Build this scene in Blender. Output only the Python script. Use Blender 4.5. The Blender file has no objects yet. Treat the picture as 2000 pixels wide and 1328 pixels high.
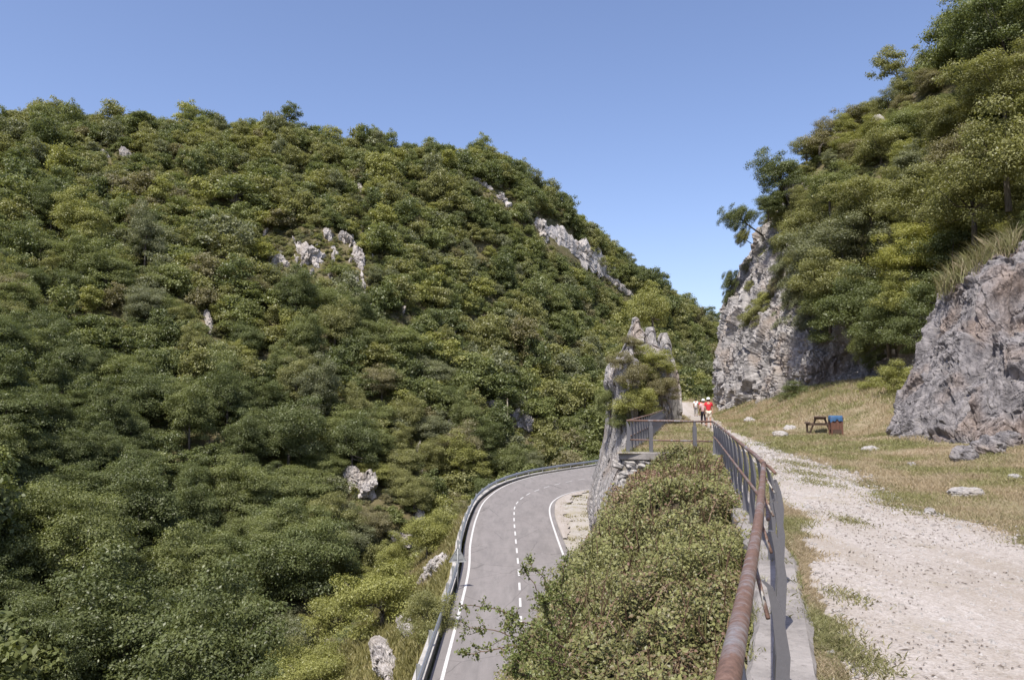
import bpy, math, random
import numpy as np
from mathutils import Vector, Matrix
from mathutils.bvhtree import BVHTree
R = math.radians
rng = np.random.default_rng(7)
random.seed(7)
scene = bpy.context.scene
COL = scene.collection

# ------------------------------------------------------------------ camera, sky, sun
EYE = 1.65
F = 1500.0
PITCH = math.atan(116 / F)
cam_d = bpy.data.cameras.new('camera')
cam_d.lens = 27; cam_d.sensor_width = 36; cam_d.clip_start = 0.1; cam_d.clip_end = 6000
cam = bpy.data.objects.new('camera', cam_d); COL.objects.link(cam)
cam.location = (0, 0, EYE); cam.rotation_euler = (math.pi / 2 + PITCH, 0, 0)
scene.camera = cam

SUN_AZ = math.atan2(-0.42, -0.90)      # horizontal direction towards the sun (x, y)
SUN_EL = R(60)
to_sun = Vector((math.cos(SUN_EL) * math.sin(SUN_AZ), math.cos(SUN_EL) * math.cos(SUN_AZ), math.sin(SUN_EL)))
world = bpy.data.worlds.new('World'); scene.world = world; world.use_nodes = True
wn = world.node_tree; bg = wn.nodes['Background']
sky = wn.nodes.new('ShaderNodeTexSky'); sky.sky_type = 'NISHITA'; sky.sun_disc = False
sky.sun_elevation = SUN_EL; sky.sun_rotation = SUN_AZ
sky.altitude = 600; sky.air_density = 1.0; sky.dust_density = 2.2; sky.ozone_density = 2.6
tint = wn.nodes.new('ShaderNodeMix'); tint.data_type = 'RGBA'; tint.blend_type = 'MULTIPLY'; tint.inputs[0].default_value = 1; tint.inputs[7].default_value = (1.05, .965, 1.03, 1)
wn.links.new(sky.outputs[0], tint.inputs[6]); wn.links.new(tint.outputs[2], bg.inputs[0]); bg.inputs[1].default_value = 0.15
sun_d = bpy.data.lights.new('sun', 'SUN'); sun_d.energy = 4.2; sun_d.angle = R(0.5); sun_d.color = (1, 0.95, 0.87)
sun = bpy.data.objects.new('sun', sun_d); COL.objects.link(sun)
sun.rotation_euler = to_sun.to_track_quat('Z', 'Y').to_euler()
scene.view_settings.view_transform = 'Standard'; scene.view_settings.look = 'None'
scene.view_settings.exposure = 0.42; scene.view_settings.gamma = 1
scene.cycles.max_bounces = 5; scene.cycles.diffuse_bounces = 3; scene.cycles.glossy_bounces = 2
scene.cycles.transmission_bounces = 3; scene.cycles.transparent_max_bounces = 4
scene.cycles.caustics_reflective = False; scene.cycles.caustics_refractive = False

# ------------------------------------------------------------------ pixel <-> world (photo pixels, 2000 x 1328)
def ray(px, py):
    dx = (px - 1000) / F; dy = -(py - 664) / F
    return Vector((dx, math.cos(PITCH) - dy * math.sin(PITCH), math.sin(PITCH) + dy * math.cos(PITCH)))
def P(px, py, Y):
    d = ray(px, py); k = Y / d.y
    return Vector((d.x * k, Y, EYE + d.z * k))
def G(px, py, z):
    d = ray(px, py); k = (z - EYE) / d.z
    return Vector((d.x * k, d.y * k, z))
def proj(p):
    x, y, z = p[..., 0], p[..., 1], p[..., 2] - EYE
    f = y * math.cos(PITCH) + z * math.sin(PITCH); u = -y * math.sin(PITCH) + z * math.cos(PITCH)
    f = np.where(np.abs(f) < 1e-3, 1e-3, f)
    return 1000 + F * x / f, 664 - F * u / f, f

# ------------------------------------------------------------------ noise (vectorised)
def _h(ix, iy, iz, s=0):
    n = (ix.astype(np.int64) * 73856093) ^ (iy.astype(np.int64) * 19349663) ^ (iz.astype(np.int64) * 83492791) ^ (s * 2654435761 + 12345)
    n = (n ^ (n >> 13)) * 1274126177 & 0xffffffff
    n = (n ^ (n >> 16)) * 668265263 & 0xffffffff
    return ((n ^ (n >> 15)) & 0xffffff) / float(0xffffff)
def vnoise(p, s=0):
    i = np.floor(p); f = p - i; f = f * f * (3 - 2 * f); i = i.astype(np.int64); r = 0
    for a in (0, 1):
        for b in (0, 1):
            for c in (0, 1):
                w = (f[:, 0] if a else 1 - f[:, 0]) * (f[:, 1] if b else 1 - f[:, 1]) * (f[:, 2] if c else 1 - f[:, 2])
                r = r + w * _h(i[:, 0] + a, i[:, 1] + b, i[:, 2] + c, s)
    return r * 2 - 1
def fbm(p, o=4, s=0, g=0.5):
    r = 0; a = 1; t = 0
    for k in range(o):
        r = r + a * vnoise(p * 2 ** k + 17.3 * k, s + k); t += a; a *= g
    return r / t
def ridged(p, o=4, s=0):
    r = 0; a = 1; t = 0
    for k in range(o):
        r = r + a * (1 - 2 * np.abs(vnoise(p * 2 ** k + 9.1 * k, s + k))); t += a; a *= 0.5
    return r / t
def worley(p, s=0):
    i = np.floor(p).astype(np.int64); best = np.full(len(p), 9e9); sec = best.copy(); cid = np.zeros(len(p))
    tilt = np.zeros(len(p))
    for a in (-1, 0, 1):
        for b in (-1, 0, 1):
            for c in (-1, 0, 1):
                q = i + np.array([a, b, c]); x, y, z = q[:, 0], q[:, 1], q[:, 2]
                fp = q + np.stack([_h(x, y, z, s), _h(x, y, z, s + 1), _h(x, y, z, s + 2)], 1)
                dv = p - fp; d = (dv ** 2).sum(1); m = d < best
                sec = np.where(m, best, np.minimum(sec, d)); best = np.where(m, d, best)
                h1 = _h(x, y, z, s + 3); h2 = _h(x, y, z, s + 4) - .5; h3 = _h(x, y, z, s + 5) - .5; h4 = _h(x, y, z, s + 6) - .5
                cid = np.where(m, h1, cid); tilt = np.where(m, dv[:, 0] * h2 + dv[:, 1] * h3 + dv[:, 2] * h4, tilt)
    f1, f2 = np.sqrt(best), np.sqrt(sec); e = np.clip((f2 - f1) * 11, 0, 1); e = e * e * (3 - 2 * e)
    return f1, f2, .5 + (cid - .5) * e, tilt * e

# ------------------------------------------------------------------ mesh helpers
def mesh(name, v, f, attrs=None, mat=None, smooth=False):
    v = np.asarray(v, dtype=np.float32)
    me = bpy.data.meshes.new(name)
    if isinstance(f, np.ndarray):
        n = f.shape[1]; f = np.ascontiguousarray(f, dtype=np.int32)
        me.vertices.add(len(v)); me.vertices.foreach_set('co', v.ravel())
        me.loops.add(f.size); me.loops.foreach_set('vertex_index', f.ravel())
        me.polygons.add(len(f)); me.polygons.foreach_set('loop_start', np.arange(0, f.size, n, dtype=np.int32))
    else:
        me.from_pydata([tuple(map(float, q)) for q in v], [], f)
    me.update(calc_edges=True)
    me.polygons.foreach_set('use_smooth', np.full(len(me.polygons), smooth, dtype=bool))
    for k, (dom, val) in (attrs or {}).items():
        a = me.attributes.new(k, 'FLOAT', dom); a.data.foreach_set('value', np.asarray(val, dtype=np.float32))
    if mat: me.materials.append(mat)
    return me
def obj(name, me, parent=None, loc=(0, 0, 0)):
    o = bpy.data.objects.new(name, me); COL.objects.link(o); o.location = loc
    if parent: o.parent = parent
    return o
def tag(o, label=None, cat=None, group=None, kind=None):
    if label: o['label'] = label
    if cat: o['category'] = cat
    if group: o['group'] = group
    if kind: o['kind'] = kind
    return o
def thing(name, label, cat, loc=(0, 0, 0), rz=0, group=None):
    o = bpy.data.objects.new(name, None); COL.objects.link(o); o.location = loc; o.rotation_euler = (0, 0, rz)
    o.empty_display_size = 0.3
    return tag(o, label, cat, group)
class MB:
    def __init__(s): s.v = []; s.f = []
    def add(s, v, f):
        n = len(s.v); s.v += [tuple(q) for q in v]; s.f += [tuple(i + n for i in q) for q in f]; return s
    def box(s, c, d, M=None):
        c = Vector(c); q = []
        for z in (-.5, .5):
            for x, y in ((-.5, -.5), (.5, -.5), (.5, .5), (-.5, .5)):
                w = Vector((x * d[0], y * d[1], z * d[2])); q.append(c + (M @ w if M else w))
        return s.add(q, [(3, 2, 1, 0), (4, 5, 6, 7), (0, 1, 5, 4), (1, 2, 6, 5), (2, 3, 7, 6), (3, 0, 4, 7)])
    def tube(s, pts, r, n=8, r2=None, caps=True):
        pts = [Vector(p) for p in pts]; v = []; m = len(pts)
        t0 = (pts[1] - pts[0]).normalized(); a = Vector((0, 0, 1)) if abs(t0.z) < .9 else Vector((1, 0, 0))
        u = t0.cross(a).normalized()
        for i, p in enumerate(pts):
            t = (pts[min(i + 1, m - 1)] - pts[max(i - 1, 0)]).normalized()
            u = (u - t * u.dot(t)).normalized(); w = t.cross(u)
            rr = r if r2 is None else r + (r2 - r) * i / (m - 1)
            v += [p + (u * math.cos(2 * math.pi * k / n) + w * math.sin(2 * math.pi * k / n)) * rr for k in range(n)]
        f = [(i * n + k, i * n + (k + 1) % n, (i + 1) * n + (k + 1) % n, (i + 1) * n + k) for i in range(m - 1) for k in range(n)]
        if caps: f += [tuple(range(n - 1, -1, -1)), tuple((m - 1) * n + k for k in range(n))]
        return s.add(v, f)
    def build(s, name, mat, parent=None, smooth=False, bevel=0):
        o = obj(name, mesh(name, s.v, s.f, mat=mat, smooth=smooth), parent)
        if bevel:
            b = o.modifiers.new('bevel', 'BEVEL'); b.width = bevel; b.segments = 2; b.limit_method = 'ANGLE'
        return o
def catmull(pts, n):
    pts = np.asarray(pts, float); m = len(pts); t = np.linspace(0, m - 1, n); i = np.clip(t.astype(int), 0, m - 2); f = (t - i)
    f = f.reshape((-1,) + (1,) * (pts.ndim - 1))
    p0 = pts[np.maximum(i - 1, 0)]; p1 = pts[i]; p2 = pts[i + 1]; p3 = pts[np.minimum(i + 2, m - 1)]
    return 0.5 * (2 * p1 + (p2 - p0) * f + (2 * p0 - 5 * p1 + 4 * p2 - p3) * f ** 2 + (3 * p1 - p0 - 3 * p2 + p3) * f ** 3)
def grid_faces(nu, nv, wrap=False):
    i, j = np.meshgrid(np.arange(nu - 1), np.arange(nv if wrap else nv - 1), indexing='ij'); j2 = (j + 1) % nv
    return np.stack([i * nv + j, (i + 1) * nv + j, (i + 1) * nv + j2, i * nv + j2], -1).reshape(-1, 4)
def grid_normals(g):
    du = np.gradient(g, axis=0); dv = np.gradient(g, axis=1); n = np.cross(du, dv)
    return n / np.maximum(np.linalg.norm(n, axis=-1, keepdims=True), 1e-9)
def patch(ctrl, nu, nv):
    g = catmull(np.asarray(ctrl, float), nu)
    return np.swapaxes(catmull(np.swapaxes(g, 0, 1), nv), 0, 1)

# ------------------------------------------------------------------ materials
def new_mat(name):
    m = bpy.data.materials.new(name); m.use_nodes = True; nt = m.node_tree; nt.nodes.clear()
    out = nt.nodes.new('ShaderNodeOutputMaterial'); return m, nt, out
def N(nt, t, **kw):
    n = nt.nodes.new(t)
    for k, v in kw.items():
        if k in n.inputs.keys(): n.inputs[k].default_value = v
        else: setattr(n, k, v)
    return n
def ramp(nt, src, stops):
    r = nt.nodes.new('ShaderNodeValToRGB'); e = r.color_ramp.elements
    while len(e) < len(stops): e.new(0.5)
    for k, (p, c) in enumerate(stops):
        e[k].position = p; e[k].color = (c if len(c) == 4 else (*c, 1)) if hasattr(c, '__len__') else (c, c, c, 1)
    nt.links.new(src, r.inputs[0]); return r.outputs[0]
def mix(nt, fac, a, b, typ='MIX'):
    m = nt.nodes.new('ShaderNodeMix'); m.data_type = 'RGBA'; m.blend_type = typ
    for s, v in ((0, fac), (6, a), (7, b)):
        if hasattr(v, 'links'): nt.links.new(v, m.inputs[s])
        else: m.inputs[s].default_value = v if s == 0 else ((*v, 1) if len(v) == 3 else v)
    return m.outputs[2]
def noise(nt, scale, detail=4, rough=.55, vec=None, dist=0, out=0):
    n = N(nt, 'ShaderNodeTexNoise', Scale=scale, Detail=detail, Roughness=rough, Distortion=dist)
    if vec is None:
        vec = nt.nodes.new('ShaderNodeTexCoord').outputs['Object']
    nt.links.new(vec, n.inputs['Vector']); return n.outputs[out]
def stretch(nt, sc):
    tc = nt.nodes.new('ShaderNodeTexCoord'); mp = nt.nodes.new('ShaderNodeMapping'); mp.inputs['Scale'].default_value = sc
    nt.links.new(tc.outputs['Object'], mp.inputs['Vector']); return mp.outputs[0]
def voro(nt, scale, feature='F1', vec=None, out='Distance', rnd=1):
    n = N(nt, 'ShaderNodeTexVoronoi', feature=feature, Scale=scale, Randomness=rnd)
    if vec is None: vec = nt.nodes.new('ShaderNodeTexCoord').outputs['Object']
    nt.links.new(vec, n.inputs['Vector']); return n.outputs[out]
def bump(nt, h, strength=.5, dist=.05, normal=None):
    b = N(nt, 'ShaderNodeBump', Strength=strength, Distance=dist); nt.links.new(h, b.inputs['Height'])
    if normal: nt.links.new(normal, b.inputs['Normal'])
    return b.outputs[0]
def princ(nt, out, col, rough=.8, metal=0, normal=None, spec=.3):
    b = N(nt, 'ShaderNodeBsdfPrincipled', Metallic=metal); b.inputs['Specular IOR Level'].default_value = spec
    for s, v in (('Base Color', col), ('Roughness', rough)):
        if hasattr(v, 'links'): nt.links.new(v, b.inputs[s])
        else: b.inputs[s].default_value = (*v, 1) if s == 'Base Color' else v
    if normal: nt.links.new(normal, b.inputs['Normal'])
    nt.links.new(b.outputs[0], out.inputs[0]); return b
def plain(name, c, rough=.8, metal=0, nscale=6, var=.25, bs=.2, bd=.01):
    m, nt, out = new_mat(name)
    n = noise(nt, nscale, 5)
    col = mix(nt, n, tuple(x * (1 - var) for x in c), tuple(min(1, x * (1 + var)) for x in c))
    princ(nt, out, col, rough, metal, bump(nt, noise(nt, nscale * 5, 3), bs, bd)); return m

def leaf_mat(name, c, warm=(0.16, 0.13, 0.03), wf=.25, trans=.42, spread=.42):
    m, nt, out = new_mat(name)
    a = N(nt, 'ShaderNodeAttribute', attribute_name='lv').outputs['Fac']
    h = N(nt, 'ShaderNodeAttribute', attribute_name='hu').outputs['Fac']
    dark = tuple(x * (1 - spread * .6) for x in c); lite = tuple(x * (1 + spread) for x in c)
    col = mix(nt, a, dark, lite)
    hr = ramp(nt, h, [(0.55, 0.0), (1.0, 1.0)])
    mw = N(nt, 'ShaderNodeMath', operation='MULTIPLY'); nt.links.new(hr, mw.inputs[0]); mw.inputs[1].default_value = wf
    col = mix(nt, mw.outputs[0], col, warm)
    d = N(nt, 'ShaderNodeBsdfDiffuse'); nt.links.new(col, d.inputs[0])
    t = N(nt, 'ShaderNodeBsdfTranslucent'); nt.links.new(mix(nt, 1, col, (1.0, 1.0, .55), 'MULTIPLY'), t.inputs[0])
    g = N(nt, 'ShaderNodeBsdfGlossy', Roughness=.42); g.inputs[0].default_value = (1, 1, 1, 1)
    m1 = N(nt, 'ShaderNodeMixShader', Fac=trans); nt.links.new(d.outputs[0], m1.inputs[1]); nt.links.new(t.outputs[0], m1.inputs[2])
    m2 = N(nt, 'ShaderNodeMixShader', Fac=.02); nt.links.new(m1.outputs[0], m2.inputs[1]); nt.links.new(g.outputs[0], m2.inputs[2])
    nt.links.new(m2.outputs[0], out.inputs[0]); return m
HUES = [('mid green', (0.212, 0.236, 0.088)), ('olive green', (0.262, 0.264, 0.104)), ('dark green', (0.150, 0.176, 0.068)),
        ('yellow green', (0.310, 0.315, 0.100)), ('dull brownish green', (0.244, 0.222, 0.118)), ('grey green', (0.220, 0.232, 0.128))]
LEAF = {n: leaf_mat('leaf ' + n, c) for n, c in HUES}
LEAF['bright yellow'] = leaf_mat('leaf bright yellow', (0.30, 0.30, 0.075), (0.42, 0.38, .10), .5)
M_bramble = leaf_mat('bramble leaf', (0.148, 0.150, 0.056), (0.225, 0.135, 0.098), .95, .25, .85)
M_haw = leaf_mat('hawthorn leaf', (0.17, 0.20, 0.065), (0.2, .14, .05), .35)
M_blade = leaf_mat('grass blade', (0.25, 0.245, 0.11), (0.46, 0.37, 0.255), .95, .3, .5)
M_blade_g = leaf_mat('green grass blade', (0.21, 0.195, 0.08), (0.38, 0.31, 0.18), .8, .3, .5)

def bark_mat():
    m, nt, out = new_mat('bark'); v = stretch(nt, (6, 6, 1.2)); n = noise(nt, 3, 5, vec=v)
    princ(nt, out, ramp(nt, n, [(.3, (.06, .05, .04)), (.7, (.2, .175, .145))]), .9, 0, bump(nt, n, .8, .03)); return m
M_bark = bark_mat()
M_twig = plain('twig', (.17, .115, .08), .8)

def rock_mat(name, base=(.47, .445, .43), dark=(.16, .155, .16), ochre=(.42, .31, .22), of=.45, sc=1.0, blocky=.6, dirt=.25):
    m, nt, out = new_mat(name)
    v = stretch(nt, (1.0 * sc, 1.0 * sc, .38 * sc))
    n1 = noise(nt, .55, 7, .65, v, .6); n2 = noise(nt, 2.2, 8, .72, v, .4); n3 = noise(nt, .33 * sc, 3, .5)
    tc = nt.nodes.new('ShaderNodeTexCoord').outputs['Object']
    cr = voro(nt, 1.1 * sc, 'DISTANCE_TO_EDGE', mix(nt, .12, tc, noise(nt, 1.6 * sc, 4, out=1), 'ADD'))
    cr2 = voro(nt, 4.2 * sc, 'DISTANCE_TO_EDGE', mix(nt, .06, tc, noise(nt, 5 * sc, 4, out=1), 'ADD'))
    col = ramp(nt, n2, [(.27, dark), (.44, tuple((a + b) / 2 for a, b in zip(base, dark))), (.58, base), (.8, tuple(min(1, x * 1.28) for x in base))])
    col = mix(nt, ramp(nt, n1, [(.33, 1.0), (.5, 0.0)]), col, mix(nt, .5, col, dark))
    of_n = N(nt, 'ShaderNodeMath', operation='MULTIPLY'); nt.links.new(ramp(nt, n3, [(.5, 0.0), (.66, 1.0)]), of_n.inputs[0]); of_n.inputs[1].default_value = of
    col = mix(nt, of_n.outputs[0], col, mix(nt, n2, tuple(x * .5 for x in ochre), ochre))
    col = mix(nt, ramp(nt, cr, [(0.0, .55), (.03, 0.0)]), col, dark)
    # moss / dry growth on flat ledges
    ge = nt.nodes.new('ShaderNodeNewGeometry'); sx = nt.nodes.new('ShaderNodeSeparateXYZ'); nt.links.new(ge.outputs['Normal'], sx.inputs[0])
    up = ramp(nt, sx.outputs[2], [(.62, 0.0), (.9, 1.0)])
    mm = N(nt, 'ShaderNodeMath', operation='MULTIPLY'); nt.links.new(up, mm.inputs[0]); nt.links.new(ramp(nt, noise(nt, 1.4 * sc, 4), [(.46, 0.0), (.6, dirt)]), mm.inputs[1])
    col = mix(nt, mm.outputs[0], col, (.2, .17, .085))
    b = bump(nt, n2, .75, .22 / sc); b = bump(nt, cr, .5 * blocky, .12 / sc, b); b = bump(nt, cr2, .45 * blocky, .05 / sc, b)
    princ(nt, out, col, .92, 0, b, .15); return m
M_rock = rock_mat('pale limestone', (.44, .415, .395), (.11, .105, .105))
M_rock_d = rock_mat('grey fractured limestone', (.29, .270, .266), (.07, .066, .07), (.38, .26, .18), .42, 1.7, 1.2)
M_rock_far = rock_mat('far limestone', (.58, .54, .50), (.24, .22, .21), (.46, .38, .29), .4, .7)
M_stone = rock_mat('stone', (.5, .47, .44), (.2, .19, .18), (.4, .32, .24), .3, 3)

def ground_mat(name, cols, sc=1.0, bd=.05, bs=.6):
    m, nt, out = new_mat(name)
    a = noise(nt, .35 * sc, 5, .6, dist=.4); b = noise(nt, 9 * sc, 6, .75)
    col = ramp(nt, a, [(.32, cols[0]), (.48, cols[1]), (.64, cols[2])])
    col = mix(nt, ramp(nt, b, [(.3, .65), (.7, 0.0)]), col, tuple(x * .45 for x in cols[1]))
    col = mix(nt, ramp(nt, noise(nt, 2.3 * sc, 5, .7), [(.55, 0.0), (.68, .7)]), col, cols[3])
    princ(nt, out, col, .95, 0, bump(nt, b, bs, bd), .1); return m
M_grass = ground_mat('dry grass ground', [(.20, .195, .09), (.32, .27, .17), (.42, .325, .225), (.20, .20, .08)])
M_hill = ground_mat('hillside soil and scrub', [(.08, .085, .035), (.15, .135, .065), (.21, .17, .095), (.30, .26, .19)], .5, .3)
M_shoulder = ground_mat('roadside slope grass', [(.16, .16, .05), (.25, .22, .085), (.32, .27, .13), (.30, .28, .23)], 1.2, .1)
M_verge = ground_mat('gravel verge', [(.36, .32, .22), (.46, .42, .37), (.5, .47, .43), (.24, .23, .09)], 1.5, .05)
def gravel_mat():
    m, nt, out = new_mat('gravel')
    a = noise(nt, .5, 5, .6, dist=.3); s = voro(nt, 26, 'F1', out='Color'); s2 = voro(nt, 26); s3 = voro(nt, 75, out='Color'); n = noise(nt, 5, 8, .8)
    col = ramp(nt, a, [(.3, (.335, .29, .24)), (.5, (.40, .352, .305)), (.68, (.445, .398, .355))])
    bw = nt.nodes.new('ShaderNodeRGBToBW'); nt.links.new(s, bw.inputs[0]); bw2 = nt.nodes.new('ShaderNodeRGBToBW'); nt.links.new(s3, bw2.inputs[0])
    col = mix(nt, .35, col, ramp(nt, bw.outputs[0], [(.2, (.25, .22, .195)), (.5, (.39, .35, .32)), (.8, (.56, .525, .50))]))
    col = mix(nt, .3, col, ramp(nt, bw2.outputs[0], [(.2, (.22, .19, .17)), (.8, (.57, .53, .50))]))
    col = mix(nt, ramp(nt, n, [(.30, .85), (.42, 0.0)]), col, (.17, .14, .115))
    mp = nt.nodes.new('ShaderNodeMapping'); mp.inputs['Rotation'].default_value = (0, 0, R(14)); mp.inputs['Scale'].default_value = (1.5, .16, 1); nt.links.new(nt.nodes.new('ShaderNodeTexCoord').outputs['Object'], mp.inputs['Vector'])
    col = mix(nt, ramp(nt, noise(nt, 1.0, 4, .6, mp.outputs[0]), [(.42, 0.0), (.62, .45)]), col, (.29, .245, .19))
    col = mix(nt, ramp(nt, noise(nt, 1.1, 6, .75), [(.56, 0.0), (.70, .6)]), col, (.27, .235, .15))
    princ(nt, out, col, .95, 0, bump(nt, s2, .5, .012, bump(nt, n, .5, .03)), .1); return m
M_gravel = gravel_mat()
def asphalt_mat():
    m, nt, out = new_mat('asphalt')
    n = noise(nt, 60, 4, .8); a = noise(nt, .35, 5, .6, stretch(nt, (1.6, .35, 1))); w = noise(nt, 2.2, 5, .6, stretch(nt, (1, .18, 1)))
    col = ramp(nt, a, [(.3, (.195, .178, .168)), (.7, (.262, .24, .226))])
    col = mix(nt, .4, col, ramp(nt, n, [(.3, (.12, .11, .105)), (.7, (.37, .34, .33))]))
    col = mix(nt, ramp(nt, w, [(.45, 0.0), (.7, .5)]), col, (.15, .142, .135))
    col = mix(nt, ramp(nt, noise(nt, .9, 6, .75), [(.60, 0.0), (.70, .35)]), col, (.13, .122, .115))
    col = mix(nt, ramp(nt, noise(nt, 1.3, 5, .7, stretch(nt, (1.3, .12, 1))), [(.55, 0.0), (.75, .3)]), col, (.36, .335, .315))
    cr = voro(nt, .22, 'DISTANCE_TO_EDGE', mix(nt, .25, nt.nodes.new('ShaderNodeTexCoord').outputs['Object'], noise(nt, .9, 5, out=1), 'ADD'))
    col = mix(nt, ramp(nt, cr, [(0.0, .6), (.008, 0.0)]), col, (.09, .085, .08))
    princ(nt, out, col, .9, 0, bump(nt, n, .3, .01), .2); return m
M_asphalt = asphalt_mat()
def paint_mat():
    m, nt, out = new_mat('worn white road paint'); n = noise(nt, 14, 6, .75)
    princ(nt, out, ramp(nt, n, [(.36, (.30, .285, .27)), (.47, (.62, .61, .59)), (.8, (.74, .73, .71))]), .7); return m
M_paint = paint_mat()
def concrete_mat(name, c, sc=1):
    m, nt, out = new_mat(name); n = noise(nt, 1.5 * sc, 7, .7); n2 = noise(nt, 22 * sc, 5, .7)
    col = ramp(nt, n, [(.35, tuple(x * .6 for x in c)), (.55, c), (.8, tuple(x * 1.2 for x in c))])
    col = mix(nt, ramp(nt, n2, [(.25, .7), (.45, 0.0)]), col, tuple(x * .4 for x in c))
    princ(nt, out, col, .9, 0, bump(nt, n2, .6, .02, bump(nt, n, .4, .05)), .15); return m
M_conc = concrete_mat('weathered concrete', (.31, .285, .265)); M_kerb = concrete_mat('pale roadside concrete', (.46, .44, .415), .6)
def rust_mat(name, paint, amount, sc=(18, 18, 3)):
    m, nt, out = new_mat(name); n = noise(nt, 1, 6, .65, stretch(nt, sc), .5); s = noise(nt, 60, 5, .7)
    n0 = noise(nt, 1.6, 3, .5); ad = N(nt, 'ShaderNodeMath', operation='MULTIPLY_ADD'); nt.links.new(n0, ad.inputs[0]); ad.inputs[1].default_value = .9; nt.links.new(n, ad.inputs[2])
    k = ramp(nt, ad.outputs[0], [(1.0 - amount - .12, 0.0), (1.0 - amount + .12, 1.0)])
    rc = ramp(nt, s, [(.3, (.10, .062, .048)), (.55, (.185, .11, .082)), (.8, (.28, .19, .15))])
    col = mix(nt, k, mix(nt, s, tuple(x * .8 for x in paint), tuple(x * 1.2 for x in paint)), rc)
    rr = ramp(nt, k, [(0, .42), (1, .75)])
    princ(nt, out, col, rr, .1, bump(nt, s, .25, .004), .45); return m
M_pipe = rust_mat('rusting grey pipe paint', (.26, .245, .25), .16)
M_fin = rust_mat('grey painted iron', (.145, .142, .15), -.25, (10, 10, 2)); M_rod = rust_mat('pale grey rod', (.33, .31, .28), 0.0)
M_galv = plain('galvanised steel', (.50, .52, .54), .38, .75, 3, .15); M_galv_b = plain('dull steel', (.36, .37, .36), .5, .4, 8, .2)
def wood_mat(name, c):
    m, nt, out = new_mat(name); n = noise(nt, 3, 6, .7, stretch(nt, (9, 9, 1.5))); 
    princ(nt, out, ramp(nt, n, [(.3, tuple(x * .5 for x in c)), (.7, tuple(x * 1.3 for x in c))]), .8, 0, bump(nt, n, .5, .01)); return m
M_wood_r = wood_mat('reddish stained wood', (.17, .085, .06)); M_wood_d = wood_mat('dark aged wood', (.10, .068, .05)); M_wood_p = wood_mat('weathered grey wood', (.30, .26, .2))
M_bag = plain('blue plastic liner', (.055, .13, .26), .35, 0, 12, .2, .6, .03)

# ------------------------------------------------------------------ terrain: hillside over the valley
def col_(E, S, V, M, Rr):
    E, S, V, M, Rr = map(Vector, (E, S, V, M, Rr)); h = (Rr - V); h.z = 0
    return [E, S, V, M, Rr, Rr + h * .35 + Vector((0, 0, -16))]
# ------------------------------------------------------------------ road
def lp(seq, z): return [G(a, b, z) for a, b in seq]
zr = -8.5
L = [Vector((-2.55, y, zr)) for y in (-60, -20, 5, 27, 45)] + [G(919, 1060, zr), G(931, 1010, zr + .06), G(949, 976, zr + .2), G(986, 949, zr + .3), G(1040, 931, zr + .35), G(1100, 920, zr + .35), G(1150, 912.5, zr + .3)]
C_ = [Vector((.40, y, zr)) for y in (-60, -20, 5, 27, 45)] + [G(1007, 1052, zr), G(1004, 1008, zr + .03), G(1009, 984, zr + .1), G(1033, 965, zr + .15), G(1071, 951, zr + .18), G(1112, 941, zr + .18), G(1160, 932.5, zr + .15)]
Rr_ = [Vector((3.4, y, zr)) for y in (-60, -20, 5, 27, 45)] + [G(1086, 1044, zr), G(1074, 1004, zr), G(1076, 985, zr), G(1088, 973, zr), G(1108, 964, zr), G(1140, 957, zr), G(1190, 950, zr)]
for A in (L, C_, Rr_):
    for k in range(3): A.append(A[-1] + (A[-1] - A[-2]).normalized() * 22)
for k in range(1, 4):
    dd = (L[-1] - L[-4]).normalized(); L[-4 + k] = L[-4] + dd * 22 * k; C_[-4 + k] = C_[-4] + dd * 22 * k; Rr_[-4 + k] = Rr_[-4] + dd * 22 * k
nR = 260
Lc, Cc, Rc = (catmull([list(q) for q in A], nR) for A in (L, C_, Rr_))
side = Lc - Cc; side[:, 2] = 0; side /= np.linalg.norm(side, axis=1, keepdims=True)
up_ = np.array([0, 0, 1.0])
rows = np.stack([Lc + side * .45, Lc, (Lc + Cc) / 2 + up_ * .03, Cc + up_ * .05, (Rc + Cc) / 2 + up_ * .03, Rc, Rc - side * .45], 1)
road = tag(obj('road', mesh('road', rows.reshape(-1, 3), grid_faces(nR, 7), mat=M_asphalt, smooth=True)), kind='structure')
def resample(pl, step):
    d = np.r_[0, np.cumsum(np.linalg.norm(np.diff(pl, axis=0), axis=1))]; s = np.arange(0, d[-1], step)
    return np.stack([np.interp(s, d, pl[:, k]) for k in range(3)], 1), s
def strip(pl, w, dz=.006):
    t = np.gradient(pl, axis=0); t[:, 2] = 0; t /= np.linalg.norm(t, axis=1, keepdims=True); n = np.stack([-t[:, 1], t[:, 0], t[:, 2] * 0], 1)
    return np.stack([pl - n * w / 2, pl + n * w / 2], 1) + up_ * dz
for nm, pl in (('edge_line', Lc), ('edge_line', Rc)):
    q, s = resample(pl, .5); o = obj(nm, mesh(nm, strip(q, .135, .012).reshape(-1, 3), grid_faces(len(q), 2), mat=M_paint), road)
q, s = resample(Cc + up_ * .05, .1)
off = (Cc[:, 1] > -100)
st = strip(q, .115, .014); vs = []; fs = []
s0 = s[np.argmin(abs(q[:, 1] - 35.05))] - 3.3 * 60
for k in range(90):
    a = s0 + k * 3.3; idx = np.where((s >= a) & (s <= a + 1.75))[0]
    if len(idx) < 3 or a < 0: continue
    b = len(vs); vs += [tuple(p) for i in idx for p in st[i]]; fs += [(b + 2 * i, b + 2 * i + 1, b + 2 * i + 3, b + 2 * i + 2) for i in range(len(idx) - 1)]
obj('centre_line', mesh('centre_line', vs, fs, mat=M_paint), road)
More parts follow.
